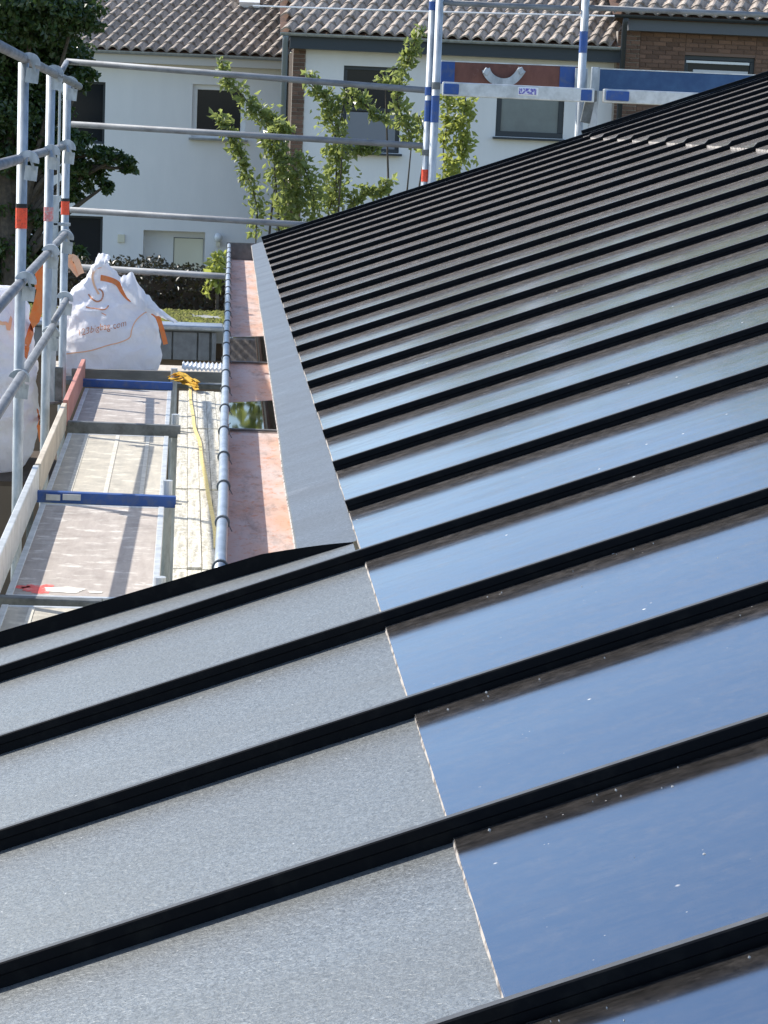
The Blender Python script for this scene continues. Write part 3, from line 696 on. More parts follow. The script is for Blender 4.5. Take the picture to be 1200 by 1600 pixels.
def strap_on(tree, pts, wd, Y, mat, parent, name='strap', lift=.006, n=5):
    pp = []; 
    sm = smoothpts([Vector((x, y, 0)) for x, y in pts], n); P = []; Nn = []
    for q in sm:
        p, nn = on(tree, q.x, q.y, Y, lift); P.append(p); Nn.append(nn)
    Nn = [(Nn[max(0, i-1)]+Nn[i]+Nn[min(len(Nn)-1, i+1)]).normalized() for i in range(len(Nn))]
    return mk(name, ribbon(P, wd, Nn, .003), mat, parent, fix=False)
strap_on(tree1, [(157, 434), (170, 437), (183, 443), (192, 455), (200, 466), (206, 472)], .042, YB, M_ORG, bag1, 'strap')
strap_on(tree1, [(154, 460), (147, 445), (145, 430), (150, 420), (158, 417)], .016, YB, M_ORGP, bag1, 'loop_print')
strap_on(tree1, [(138, 460), (143, 466), (150, 471), (157, 470), (161, 463), (160, 456), (154, 452)], .011, YB, M_PRINT, bag1, 'logo_print')
strap_on(tree1, [(134, 480), (142, 482), (152, 483), (161, 484), (167, 482), (169, 478)], .009, YB, M_PRINT, bag1, 'logo_print')
strap_on(tree1, [(159, 489), (166, 493)], .006, YB, M_PRINT, bag1, 'logo_print')
strap_on(tree1, [(104, 553), (140, 548), (165, 541), (190, 534), (203, 527), (206, 515), (212, 502), (222, 492), (233, 485)], .008, YB, M_ORGP, bag1, 'edge_piping')
# lettering laid on the cloth
fc = bpy.data.curves.new('lettering', 'FONT'); fc.body = '123bigbag.com'; fc.size = 1; fc.resolution_u = 2
fo = bpy.data.objects.new('lettering', fc); COL.objects.link(fo)
dg = bpy.context.evaluated_depsgraph_get(); tm = bpy.data.meshes.new_from_object(fo.evaluated_get(dg)); bpy.data.objects.remove(fo)
bmt = bmesh.new(); bmt.from_mesh(tm); bmesh.ops.subdivide_edges(bmt, edges=[e for e in bmt.edges if e.calc_length() > .25], cuts=1); bmt.to_mesh(tm); bmt.free()
xs = [v.co.x for v in tm.vertices]; x0, x1 = min(xs), max(xs)
b = MB(); vs = []
for v in tm.vertices:
    f = (v.co.x-x0)/(x1-x0); lx = 125+72*f; ly = 525.5-12*f-3*math.sin(f*3.1)-(16*max(0, f-.8))-v.co.y*14.5
    vs.append(on(tree1, lx, ly, YB, .011)[0])
b.add(vs, [tuple(p.vertices) for p in tm.polygons]); mk('lettering', b, M_PRINT, bag1, fix=False)
# loose loops and flaps of the bag
mk('lifting_loop', ribbon(smoothpts([at(x, y, YB-.05) for x, y in ((124, 430), (116, 420), (109, 410), (112, 402), (119, 406), (123, 416), (127, 428))], 4), .05, Vector((.5, -.8, .2)).normalized()), M_ORGP, bag1, fix=False)
mk('lifting_loop', ribbon(smoothpts([at(x, y, YB-.12) for x, y in ((238, 488), (246, 495), (251, 508), (255, 522), (259, 538))], 4), .035, Vector((.3, -.9, .2)).normalized()), M_ORG, bag1, fix=False)
def flap(pts, name='flap'):
    # crumpled open cloth between two rails of points
    A, Bq = pts; A = smoothpts(A, 5); Bq = smoothpts(Bq, 5); n = min(len(A), len(Bq)); rows = []
    for j in range(9):
        t = j/8; rows.append([A[i].lerp(Bq[i], t)+Vector((0, -.03*math.sin(t*3.1)+.012*mnoise.noise(Vector((i*.5, j*.6, 3))), .012*mnoise.noise(Vector((i*.4, j*.7, 9))))) for i in range(n)])
    b = MB(); b.grid(rows); o = mk(name, b, M_BAG, bag1, smooth=True, fix=False); return o
flap(([at(x, y, YB-.18) for x, y in ((186, 434), (196, 430), (207, 425), (214, 440), (226, 456))], [at(x, y, YB-.26) for x, y in ((192, 452), (200, 466), (212, 478), (226, 486), (240, 489))]))
flap(([at(x, y, YB-.02) for x, y in ((150, 402), (156, 396), (163, 396), (171, 399), (172, 405))], [at(x, y, YB-.12) for x, y in ((146, 425), (152, 420), (160, 416), (166, 412), (170, 408))]))
flap(([at(x, y, YB-.22) for x, y in ((226, 456), (236, 466), (246, 478), (258, 488), (278, 503))], [at(x, y, YB-.28) for x, y in ((226, 486), (236, 490), (246, 494), (256, 498), (272, 504))]))
# the second bag, outside the standards
tab2 = [(0, -.40, .40, .40), (.08, -.45, .45, .44), (.3, -.48, .48, .47), (.55, -.47, .46, .46), (.75, -.42, .42, .4), (.88, -.3, .38, .33), (.96, -.15, .36, .25), (1, -.06, .33, .18)]
b2 = Vector((-1.82, 16.6, H-2.52))
bag2, tree2 = bag('bulk_bag', b2, .5, .5, 1.27, lambda t: [1.13*q for q in lerp_tab(tab2, t)], 'white bulk bag with a long orange strap, left of the crumpled one', 8.1)
strap_on(tree2, [(72, 420), (68, 440), (64, 462), (58, 485), (50, 510), (43, 532), (36, 556)], .075, 16, M_ORG, bag2, 'strap')
strap_on(tree2, [(-10, 498), (2, 505), (10, 506), (13, 515), (17, 496)], .025, 16, M_ORGP, bag2, 'logo_print')
strap_on(tree2, [(66, 690), (62, 665), (58, 640)], .04, 16, M_ORG, bag2, 'strap')
mk('lifting_loop', ribbon(smoothpts([at(x, y, 16.25) for x, y in ((60, 452), (61, 430), (64, 416), (70, 420), (70, 445))], 4), .05, Vector((.3, -.9, .1)).normalized()), M_ORG, bag2, fix=False)
zP = b2.z
pl = empty('bag_platform', (b2.x, b2.y, zP), 'dark plank platform outside the scaffold that carries the strapped bag', 'platform')
for j in range(6):
    b = MB(); b.bar((b2.x-.6+.235*j, b2.y-.75, zP-.02), (b2.x-.6+.235*j, b2.y+.75, zP-.02), .225, .035); mk('board', b, M_DARKWOOD, pl)
for yy in (-.6, .6):
    for xx in (-.6, .55):
        b = MB(); b.tube([(b2.x+xx, b2.y+yy, 0), (b2.x+xx, b2.y+yy, zP-.04)], .024, 10); mk('leg', b, M_STEELDK, pl)
# ------------------------------------------------------------------ flat roofed garage with zinc fascia
gar = empty('garage', (-.4, 20, 0), 'low garage with mossy flat roof and grey zinc fascia beyond the bag', 'garage')
GZ = at(290, 506, 18.5).z
b = MB(); b.box((-1.6, 19.35, GZ/2-.15), (3.6, 1.5, GZ-.3)); mk('wall', b, M_GARWALL, gar)
b = MB(); b.box((-1.62, 19.35, GZ-.09), (3.75, 1.65, .12)); mk('roof_slab', b, M_CONC, gar)
xL, xR = -2.6, at(340, 540, 18.4).x
zb = at(290, 563, 18.4).z
b = MB(); b.box(((xL+xR)/2, 18.5, (GZ+zb)/2-.02), (xR-xL-.1, .12, GZ-zb-.04)); fas = mk('fascia', b, M_STEELDK, gar)
xq = xR-.06; k = 0
for wd in (.1, .2, .21, .2, .21, .2, .21, .2, .21):
    b = MB(); b.box((xq-wd/2, 18.43, (GZ+zb)/2-.03), (wd-.012, .02, GZ-zb-.06)); mk('zinc_panel', b, M_ZINCD, fas, bevel=.003); xq -= wd
b = MB(); b.box((xR-.03, 18.42, (GZ+zb)/2-.03), (.035, .04, GZ-zb-.05)); mk('corner_trim', b, M_ZINCD, fas, bevel=.004)
b = MB(); b.box(((xL+xR)/2+.01, 18.52, GZ-.022), (xR-xL+.06, .3, .045)); mk('coping', b, M_ZINC, gar, bevel=.012)
b = MB(); b.box((at(344, 540, 18.75).x+.02, 18.9, at(344, 545, 18.8).z-.4), (.16, .4, 1.1)); mk('side_box', b, M_DARKWOOD, gar)
b = MB(); b.box((at(344, 540, 18.75).x+.06, 18.95, at(344, 522, 18.8).z), (.35, .55, .06)); mk('side_cap', b, M_CONC, gar)
# moss on the garage roof
b = MB(); zt = GZ-.03+.0
nx, ny = 70, 30
for i in range(4500):
    x = random.uniform(-2.9, .15); y = random.uniform(18.95, 20.15); s_ = random.uniform(.02, .045)
    if mnoise.noise(Vector((x*2, y*1.3, 0))) < -.25: continue
    c = Vector((x, y, zt+.0)); a = random.uniform(0, 6.28)
    vs = [c+Vector((s_*math.cos(a+q*1.571), s_*math.sin(a+q*1.571), -.005)) for q in range(4)]+[c+Vector((random.uniform(-.01, .01), random.uniform(-.01, .01), s_*random.uniform(.25, .55)))]
    b.add(vs, [(0, 1, 4), (1, 2, 4), (2, 3, 4), (3, 0, 4)])
o = mk('moss', b, M_MOSS, None, fix=False); tag(o, 'yellow green moss cushions growing on the flat garage roof', 'moss', None, 'stuff')
# ------------------------------------------------------------------ foliage helpers
def leaves(centers, size, up_bias=.3, out=None, aspect=.55, fold=.25):
    """each leaf: a folded four sided blade of two faces"""
    n = len(centers); C = np.asarray(centers, float)
    d = rng.normal(size=(n, 3)); d[:, 2] -= up_bias; d /= np.linalg.norm(d, axis=1)[:, None]
    r = rng.normal(size=(n, 3)); sd = np.cross(d, r); sd /= np.linalg.norm(sd, axis=1)[:, None]; nn = np.cross(d, sd)
    L = size*rng.uniform(.6, 1.35, n)[:, None]; W = L*aspect
    tip = C+d*L; base = C; m = C+d*L*.45; a = m+sd*W*.5+nn*W*fold; c = m-sd*W*.5+nn*W*fold
    V = np.stack([base, a, tip, c], 1).reshape(-1, 3)
    b = MB(); b.v = [tuple(q) for q in V]
    for i in range(n): b.f.append((4*i, 4*i+1, 4*i+2)); b.f.append((4*i, 4*i+2, 4*i+3))
    b.m = [0]*len(b.f); return b
def cloud(c, r, n):
    d = rng.normal(size=(n, 3)); d /= np.linalg.norm(d, axis=1)[:, None]
    k = max(3, n//45); ctr = blob((0, 0, 0), (1, 1, 1), k, .2)      # clumps of twigs, ragged outline
    pick = ctr[rng.integers(0, k, n)]+d*(.42*rng.random(n)**.7)[:, None]
    return np.asarray(c)+pick*np.asarray(r)
def blob(c, r, n, hollow=.4):
    d = rng.normal(size=(n, 3)); d /= np.linalg.norm(d, axis=1)[:, None]
    rr = (hollow+(1-hollow)*rng.random(n)**.5)
    return np.asarray(c)+d*rr[:, None]*np.asarray(r)
# ------------------------------------------------------------------ fruit trees behind the roof
FT = [
 ('slender fruit tree with an arching leafy branch, leftmost of the green row', 24.0, M_LEAFF, [[(341, 181, 7), (352, 195, 10), (361, 210, 10), (370, 232, 10), (380, 255, 10), (387, 275, 11), (396, 300, 11), (402, 330, 11), (400, 362, 9)], [(346, 95, 4), (352, 118, 8), (362, 132, 11), (378, 148, 12), (392, 165, 14), (410, 178, 17), (428, 190, 16), (440, 200, 12)]], (404, 400)),
 ('bushy fruit tree with thick leafy columns beside the brick pier', 23.5, M_LEAFF, [[(418, 216, 10), (428, 225, 15), (438, 243, 18), (444, 265, 20), (448, 285, 22), (452, 310, 22), (455, 335, 22), (455, 360, 18)], [(462, 245, 9), (475, 262, 16), (484, 285, 18), (490, 310, 20), (490, 335, 18)], [(425, 205, 6), (440, 196, 12), (452, 204, 9)]], (455, 420)),
 ('tall fruit tree with sideways twigs in front of the dark window', 24.2, M_LEAFF, [[(484, 115, 8), (491, 137, 8), (508, 150, 14), (513, 168, 16), (515, 185, 16), (524, 205, 15), (521, 228, 16), (528, 250, 18), (530, 275, 20), (525, 300, 20), (513, 330, 19)], [(528, 205, 8), (543, 145, 9), (556, 152, 10), (570, 163, 9), (585, 178, 8), (600, 188, 7)], [(535, 232, 9), (557, 233, 9), (575, 231, 8), (596, 233, 7)], [(548, 315, 12), (565, 305, 11), (580, 298, 10), (598, 292, 8), (610, 285, 6)]], (520, 420)),
 ('thin tall fruit tree with a bare lower stem left of the scaffold tubes', 24.6, M_LEAFF, [[(655, 48, 7), (648, 65, 9), (642, 82, 11), (635, 102, 12), (627, 122, 11), (622, 145, 13), (622, 165, 14), (630, 185, 15), (638, 205, 13), (643, 225, 10)], [(595, 120, 7), (602, 128, 7)], [(655, 180, 10), (662, 205, 11), (665, 230, 9)]], (618, 420)),
 ('bright yellow green fruit tree right of the scaffold tubes', 23.2, M_LEAFY, [[(726, 150, 9), (728, 168, 14), (722, 188, 15), (724, 208, 16), (722, 228, 16), (716, 246, 16), (706, 262, 15), (698, 275, 12)], [(696, 150, 8), (700, 175, 9), (698, 200, 9), (692, 225, 8)]], (722, 420)),
]
for lab, Y, mt, brs, foot in FT:
    f0 = at(foot[0], foot[1], Y); base = Vector((f0.x, Y, 0))
    e = empty('fruit_tree', base, lab, 'tree', 'slender fruit trees between the roof and the houses')
    cs = []; b = MB(); k = Y/3600
    for bi, br in enumerate(brs):
        dy = random.uniform(-.3, .3) if bi else 0
        line = [at(x, y, Y+dy) for x, y, r in br]; sm = smoothpts(line, 6); rr = np.interp(np.linspace(0, 1, len(sm)), np.linspace(0, 1, len(br)), [r for _, _, r in br])
        for p, r in zip(sm, rr):
            n = int(3.4+r*.78); q_ = 1.15*random.uniform(.7, 1.5); cs.append(blob(p+Vector((random.gauss(0, .25)*r*k, 0, random.gauss(0, .3)*r*k)), (r*k*q_, r*k*1.3, r*k*.9), int(n*random.uniform(.5, 1.4)), .1))
        b.tube(sm, [.007]*len(sm), 6)
        j = sm[-1] if sm[-1].z < sm[0].z else sm[0]
        # carry each branch down to the stem
        b.tube(smoothpts([j, Vector(((j.x+base.x)/2, Y+dy*.5, j.z*.72)), Vector((base.x, Y, j.z*.35)), base], 4), np.linspace(.006, .028, 13), 7)
    mk('trunk', b, M_BARK, e)
    mk('foliage', leaves(np.concatenate(cs), .078, .35), mt, e, fix=False)
# low shrub by the gutter end
e = empty('shrub', (at(342, 415, 20.35).x, 20.35, 0), 'small bright leaved shrub on the hedge next to the gutter end', 'shrub')
cs = np.concatenate([blob(at(342, 408, 20.35), (.07, .1, .12), 70, .1), blob(at(336, 432, 20.35), (.09, .1, .10), 60, .1), blob(at(326, 425, 20.35), (.05, .1, .04), 14, .1), blob(at(325, 450, 20.35), (.03, .1, .08), 14, .1)])
mk('foliage', leaves(cs, .085, .2), M_LEAFY, e, fix=False)
b = MB(); b.tube([(e.location.x, 20.35, 0), at(340, 440, 20.35)], .015, 6); mk('stem', b, M_BARK, e)
# hedge
YH = 20.75
xa, xb_ = at(80, 440, YH).x, at(356, 440, YH).x+.4; zt = at(280, 409, YH-.2).z
hg = empty('hedge', ((xa+xb_)/2, YH+.2, 0), 'dark dry hedge in shade below the white house door', 'hedge')
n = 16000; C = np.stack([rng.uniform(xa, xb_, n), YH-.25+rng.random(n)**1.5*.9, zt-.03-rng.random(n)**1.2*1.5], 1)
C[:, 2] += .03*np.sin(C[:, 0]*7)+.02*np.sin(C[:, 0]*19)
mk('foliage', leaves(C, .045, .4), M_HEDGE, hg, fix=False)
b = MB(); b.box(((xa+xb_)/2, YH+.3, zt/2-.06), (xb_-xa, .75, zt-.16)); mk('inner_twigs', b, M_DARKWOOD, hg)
# ------------------------------------------------------------------ big dark tree at the left
def tree(name, base, lab, blobs, size, mat, trunk_r, group=None, branches=()):
    e = empty(name, base, lab, 'tree', group); base = Vector(base); b = MB()
    top = Vector(blobs[0][0]); b.tube(smoothpts([base, base.lerp(top, .35)+Vector((.1, 0, 0)), base.lerp(top, .7), top], 4), np.linspace(trunk_r, trunk_r*.25, 13), 10)
    for c, r, n in blobs[1:]:
        p = base.lerp(top, .3+.4*random.random()); c = Vector(c); b.tube(smoothpts([p, p.lerp(c, .5)+Vector((0, 0, .15)), c], 4), np.linspace(trunk_r*.35, .012, 9), 6)
    for br in branches: b.tube(smoothpts(br, 4), .012, 5)
    mk('trunk', b, M_BARK, e)
    mk('foliage', leaves(np.concatenate([cloud(c, r, n) for c, r, n in blobs]), size, .5, aspect=.7), mat, e, fix=False)
YT = 29.0
def tb_(px, py, rpx, n, dy=0, sq=.7):
    k = YT/3600; return (tuple(at(px, py, YT+dy)), (rpx*k, rpx*k*1.3, rpx*k*sq), n)
BL = [tb_(0, -40, 95, 2600), tb_(60, 20, 72, 1700, -.5), tb_(118, 20, 42, 420, -.6), tb_(30, 95, 70, 1500, .3), tb_(92, 95, 48, 700, .2), tb_(128, 122, 22, 90, -.3), tb_(15, 170, 65, 1300), tb_(70, 170, 42, 560, .4),
      tb_(25, 250, 55, 700, .2), tb_(80, 240, 36, 420), tb_(120, 228, 30, 260, -.4), tb_(132, 262, 30, 260, -.3), tb_(120, 292, 24, 150, -.2), tb_(155, 240, 24, 130, -.5, .4), tb_(182, 248, 22, 100, -.5, .4), tb_(202, 264, 13, 45, -.5, .6), tb_(165, 290, 16, 60, -.3, .5), tb_(105, 215, 22, 150, -.2),
      tb_(25, 330, 46, 380, .3), tb_(70, 330, 30, 160), tb_(30, 400, 50, 700, .2), tb_(90, 395, 32, 240, .2), tb_(120, 400, 14, 60, -.2), tb_(-60, 60, 90, 1300), tb_(-70, 220, 80, 1000), tb_(-40, 420, 70, 800, .4), tb_(30, 470, 60, 700, .6), tb_(75, 60, 60, 700, .8)]
tree('broadleaf_tree', (at(20, 300, 29).x, YT, 0), 'large dark broadleaf tree at the left in front of the white house', [(c, q, int(n*3)) for c, q, n in BL], .075, M_LEAFD, .2)
# trees behind the houses, mirrored in the glossy panels
for k, (x, y, h, r, lab) in enumerate(((-11, 64, 13.5, 4.2, 'round leafy garden tree behind the white house'), (-3.5, 62, 10.5, 3.6, 'slim leafy garden tree behind the gap of the houses'), (3.6, 60, 13.5, 3.6, 'tall leafy garden tree behind the pale grey house'), (10, 58, 20, 5.6, 'tallest leafy garden tree behind the brick house'), (19, 58, 19, 5.5, 'leafy garden tree at the right end behind the brick house'), (-23, 55, 16, 5.5, 'broad leafy garden tree left of the houses'))):
    bl = [((x, y, h*.72), (r*.95, r*.95, h*.27), 3200), ((x-r*.4, y-1, h*.55), (r*.6, r*.6, h*.22), 1300), ((x+r*.45, y-1, h*.58), (r*.6, r*.6, h*.22), 1300)]
    tree('garden_tree', (x, y, 0), lab, bl, .42, M_LEAFF, .25, 'garden trees behind the row of houses')
# ------------------------------------------------------------------ houses
def tile_mesh(cw, ln):
    b = MB(); nx = 8; P = []; Q = []
    for i in range(nx+1):
        t = i/nx; x = t*cw*1.06; z = .078*(.5+.5*math.sin(t*math.pi*2-1.1))**.8
        P.append((x, z))
    top = [[Vector((x, 0, z+.014)) for x, z in P], [Vector((x+.5*cw*1.12, ln*1.12, z-.008)) for x, z in P]]
    b.grid(top); b.grid([[Vector((x, 0, z-.02)) for x, z in P], top[0]])
    return b
def tiled_roof(house, x0, x1, yE, zE, pitch, cw, ln, px_in, rows_obj, rows_all, seed, mat=M_TILE):
    c, s_ = math.cos(pitch), math.sin(pitch)
    b = MB(); L = rows_all*ln
    b.add([(x0, yE, zE-.05), (x1, yE, zE-.05), (x1, yE+L*c, zE+L*s_-.05), (x0, yE+L*c, zE+L*s_-.05)], [(0, 1, 2, 3)])
    b.add([(x0, yE+L*c, zE+L*s_-.05), (x1, yE+L*c, zE+L*s_-.05), (x1, yE+2*L*c, zE-.05), (x0, yE+2*L*c, zE-.05)], [(0, 1, 2, 3)])
    roof = mk('roof', b, M_BRICK, house, fix=False)
    tm_ = tile_mesh(cw, ln); proto = None; rest = MB(); ncol = int((x1-x0)/cw)+int(rows_all*.5); cnt = 0
    R3 = Matrix.Rotation(pitch, 3, 'X')
    for r in range(rows_all):
        for k in range(ncol):
            loc = Vector((x0+(k-int(rows_all*.5)+r*.5)*cw, yE+r*ln*c, zE+r*ln*s_)); jit = Vector((random.uniform(-.006, .006), random.uniform(-.008, .008), random.uniform(-.003, .006)))
            if not x0-.1 <= loc.x <= x1-cw*.9: continue
            vis = r < rows_obj and px_in[0] < loc.x < px_in[1] and cnt < 295
            if vis:
                cnt += 1; rot = (pitch+random.uniform(-.02, .02), random.uniform(-.02, .02), random.uniform(-.012, .012))
                if proto is None:
                    proto = mk('roof_tile', tm_, mat, roof, origin=(0, 0, 0), smooth=False, fix=False); proto.location = loc+jit-wloc(roof); proto.rotation_euler = rot
                else: inst(proto, 'roof_tile', roof, loc+jit, rot)
            else:
                rest.add([loc+jit+R3 @ Vector(v) for v in tm_.v], tm_.f)
    o = mk('roof_tile', rest, mat, roof, fix=False); o['kind'] = 'stuff'
    return roof
def window(house, x0, x1, z0, z1, yw, fm, gm, fw=.06, depth=.12, sill=None, split=None, lower=None, wall_m=None):
    """recessed window: reveal box behind the wall opening, frame, pane"""
    b = MB(); cx, cz = (x0+x1)/2, (z0+z1)/2
    yf = yw+depth
    for a, c in (((x0, z0+fw/2), (x1, z0+fw/2)), ((x0, z1-fw/2), (x1, z1-fw/2))): b.box(((a[0]+c[0])/2, yf, a[1]), (x1-x0, .06, fw))
    for xx in (x0+fw/2, x1-fw/2): b.box((xx, yf, cz), (fw, .058, z1-z0-2*fw))
    if split: b.box((cx, yf, z0+(z1-z0)*split), (x1-x0-2*fw, .056, fw*.9))
    w_ = mk('window', b, fm, house, bevel=.006)
    b = MB(); b.box((cx, yf+.012, cz), (x1-x0-2*fw, .008, z1-z0-2*fw)); mk('pane', b, gm, w_)
    if lower:
        b = MB(); b.box((cx, yf-.02, z0+fw+(z1-z0)*lower/2), (x1-x0-2.2*fw, .01, (z1-z0)*lower)); mk('blind', b, M_BLIND, w_)
    if sill:
        b = MB(); b.box((cx, yw-.03, z0-.03), (x1-x0+.1, .16+depth, .04)); mk('sill', b, sill, w_, bevel=.006)
    return w_
def wall_with_holes(x0, x1, z0, z1, yw, holes, mat, house, depth=.3):
    """front wall as a grid of boxes around rectangular openings, with reveals"""
    xs = sorted({x0, x1, *[h[0] for h in holes], *[h[1] for h in holes]}); zs = sorted({z0, z1, *[h[2] for h in holes], *[h[3] for h in holes]})
    b = MB()
    def solid(i, j):
        if not (0 <= i < len(xs)-1 and 0 <= j < len(zs)-1): return False
        cx, cz = (xs[i]+xs[i+1])/2, (zs[j]+zs[j+1])/2
        return not any(h[0] < cx < h[1] and h[2] < cz < h[3] for h in holes)
    for i in range(len(xs)-1):
        for j in range(len(zs)-1):
            if not solid(i, j): continue
            X0, X1, Z0, Z1 = xs[i], xs[i+1], zs[j], zs[j+1]; y2 = yw+depth
            b.quad((X0, yw, Z0), (X1, yw, Z0), (X1, yw, Z1), (X0, yw, Z1))
            if not solid(i-1, j): b.quad((X0, yw, Z0), (X0, yw, Z1), (X0, y2, Z1), (X0, y2, Z0))
            if not solid(i+1, j): b.quad((X1, yw, Z0), (X1, y2, Z0), (X1, y2, Z1), (X1, yw, Z1))
            if not solid(i, j-1): b.quad((X0, yw, Z0), (X0, y2, Z0), (X1, y2, Z0), (X1, yw, Z0))
            if not solid(i, j+1): b.quad((X0, yw, Z1), (X1, yw, Z1), (X1, y2, Z1), (X0, y2, Z1))
    return mk('wall', b, mat, house, fix=False)
def R_(px0, py0, px1, py1, Y):
    a = at(px0, (py0+py1)/2, Y); c = at(px1, (py0+py1)/2, Y); mx = (px0+px1)/2
    return a.x, c.x, at(mx, py1, Y).z, at(mx, py0, Y).z
PIT = math.radians(27)
def half_gutter(p, q, r, m, parent):
    b = MB(); d = (Vector(q)-Vector(p)).normalized()
    prof_ = [(r*math.cos(math.radians(a)), r*math.sin(math.radians(a))) for a in range(180, 361, 20)]+[((r-.012)*math.cos(math.radians(a)), (r-.012)*math.sin(math.radians(a))) for a in range(360, 179, -20)]
    b.ext(prof_, lambda u, a, c: Vector(p).lerp(Vector(q), u)+Vector((0, a, c)), [0, 1]); return mk('gutter', b, m, parent)
# --- white house
Y1 = 47.0
x0, x1 = at(-160, 200, Y1).x, at(444, 200, Y1).x
ze1 = at(270, 83, Y1-.35).z
h1 = empty('house', ((x0+x1)/2, Y1, 0), 'white rendered house at left with a front door niche and tiled roof', 'house')
wA = R_(100, 127, 164, 224, Y1); wB = R_(300, 133, 384, 216, Y1); wC = R_(88, 337, 160, 420, Y1); dN = R_(223, 361, 319, 470, Y1)
wall_with_holes(x0, x1, 0, ze1-.02, Y1, [wA, wB, wC, dN], M_WALLW, h1, .35)
b = MB(); b.box(((x0+x1)/2, Y1+4.8, (ze1-.3)/2), (x1-x0-.1, 8.4, ze1-.3)); 
mk('rear_wall', b, M_WALLW, h1)
window(h1, *wA, Y1, M_DKFRAME, M_GLASS, .05, .14); window(h1, *wC, Y1, M_DKFRAME, M_GLASS, .05, .14)
window(h1, *wB, Y1, M_WHITE, M_GLASS, .10, .13, M_CONC)
# door in its niche
b = MB(); b.box(((dN[0]+dN[1])/2, Y1+.37, (dN[2]+dN[3])/2), (dN[1]-dN[0], .03, dN[3]-dN[2])); mk('niche_back', b, M_WALLW, h1)
dr = R_(270, 372, 316, 470, Y1+.3); b = MB(); b.box(((dr[0]+dr[1])/2, Y1+.33, (dr[2]+dr[3])/2), (dr[1]-dr[0], .05, dr[3]-dr[2])); door = mk('door', b, M_CREAM, h1)
b = MB(); b.box((dr[0]+.01, Y1+.31, (dr[2]+dr[3])/2), (.012, .02, dr[3]-dr[2])); b.box(((dr[0]+dr[1])/2, Y1+.31, dr[3]), (dr[1]-dr[0], .02, .012)); mk('door_frame', b, M_DKFRAME, door)
b = MB(); q = R_(184, 366, 195, 379, Y1); b.box(((q[0]+q[1])/2, Y1-.02, (q[2]+q[3])/2), (q[1]-q[0], .05, q[3]-q[2])); mk('intercom', b, M_CREAM, h1, bevel=.008)
q = at(341, 371, Y1-.15); me = MB()
for i in range(9):
    pass
rows = [[q+Vector((.09*math.sin(t)*math.cos(a), .09*math.sin(t)*math.sin(a), .09*math.cos(t))) for a in [2*math.pi*k/16 for k in range(17)]] for t in [math.pi*j/10 for j in range(11)]]
me.grid(rows); lamp = mk('wall_lamp', me, M_GLOBE, h1, smooth=True)
b = MB(); b.box(q+Vector((0, .06, -.13)), (.08, .16, .09)); mk('lamp_bracket', b, M_CREAM, lamp)
tiled_roof(h1, x0-.1, x1+.03, Y1-.38, ze1+.02, PIT, .235, .30, (at(100, 60, Y1).x, x1+.1), 10, 20, 1)
half_gutter((x0, Y1-.42, ze1+.0), (x1, Y1-.42, ze1), .06, M_ZINC, h1)
b = MB(); b.box(((x0+x1)/2, Y1-.18, ze1-.14), (x1-x0-.02, .352, .16)); mk('soffit', b, M_SOFFIT, h1)
b = MB(); q = at(390, 3, Y1+1.6); b.box(q, (.42, .3, .12), Matrix.Rotation(PIT, 3, 'X')); mk('roof_window', b, M_WHITE, h1)
# --- second house, pale grey with dark fascia
Y2 = 43.5
x0, x1 = at(454, 200, Y2).x, at(959, 200, Y2).x
ze2 = at(700, 62, Y2-.35).z
h2 = empty('house', ((x0+x1)/2, Y2, 0), 'pale grey house in the middle with dark fascia and brick corner pier', 'house')
wD = R_(535, 104, 626, 238, Y2); wE = R_(776, 112, 882, 215, Y2); wG = R_(560, 330, 680, 470, Y2)
xp = at(474, 200, Y2).x
wall_with_holes(xp, x1, 0, ze2-.02, Y2, [wD, wE, wG], M_WALLG, h2, .3)
b = MB(); b.box(((x0+x1)/2, Y2+4.5, (ze2-.3)/2), (x1-x0-.02, 8.2, ze2-.3)); mk('side_wall', b, M_DARKWOOD, h2)
window(h2, *wD, Y2, M_DKFRAME, M_GLASS, .07, .1, M_DKFRAME, .5, .42); window(h2, *wE, Y2, M_DKFRAME, M_GLASSG, .10, .06, M_DKFRAME); window(h2, *wG, Y2, M_DKFRAME, M_GLASS, .08)
# brick pier, course by course
def brick_wall(house, x0, x1, z0, z1, yw, bl, bh, pz=None, mort=M_MORTAR, limit=290, toothed=False):
    b = MB(); b.box(((x0+x1)/2, yw+.115, z1/2), (x1-x0, .2, z1)); pier = mk('brick_facing', b, mort, house)
    proto = None; rest = MB(); cnt = 0; nr = int((z1-z0)/bh)
    for r in range(nr):
        z = z1-bh*(r+.5); x = x0-(bl/2 if r % 2 else 0)
        while x < x1-.01:
            xa_, xb2 = max(x, x0)+.005, min(x+bl, x1)-.005
            if xb2-xa_ > .03:
                c = Vector(((xa_+xb2)/2, yw+.018+random.uniform(-.004, .004), z)); sz = (xb2-xa_, .05, bh-.014)
                if cnt < limit and (pz is None or z > pz):
                    cnt += 1
                    if proto is None:
                        q = MB(); q.box((0, 0, 0), (1, 1, 1)); proto = mk('brick', q, M_BRICK, pier, origin=(0, 0, 0)); o = proto; o.location = c-wloc(pier); o.scale = sz
                    else: inst(proto, 'brick', pier, c, (0, 0, 0), sz)
                else: rest.box(c, sz)
            x += bl
    if rest.v: o = mk('brick', rest, M_BRICK, pier); o['kind'] = 'stuff'
brick_wall(h2, x0+.001, xp, 0.2, ze2-.22, Y2-.03, .222, .075, at(460, 250, Y2).z)
tiled_roof(h2, at(437, 60, Y2).x, x1+.0, Y2-.38, ze2+.02, PIT, .235, .31, (at(437, 60, Y2).x-.1, x1), 9, 20, 2)
half_gutter((at(437, 60, Y2).x, Y2-.42, ze2), (x1+.02, Y2-.42, ze2), .06, M_ZINC, h2)
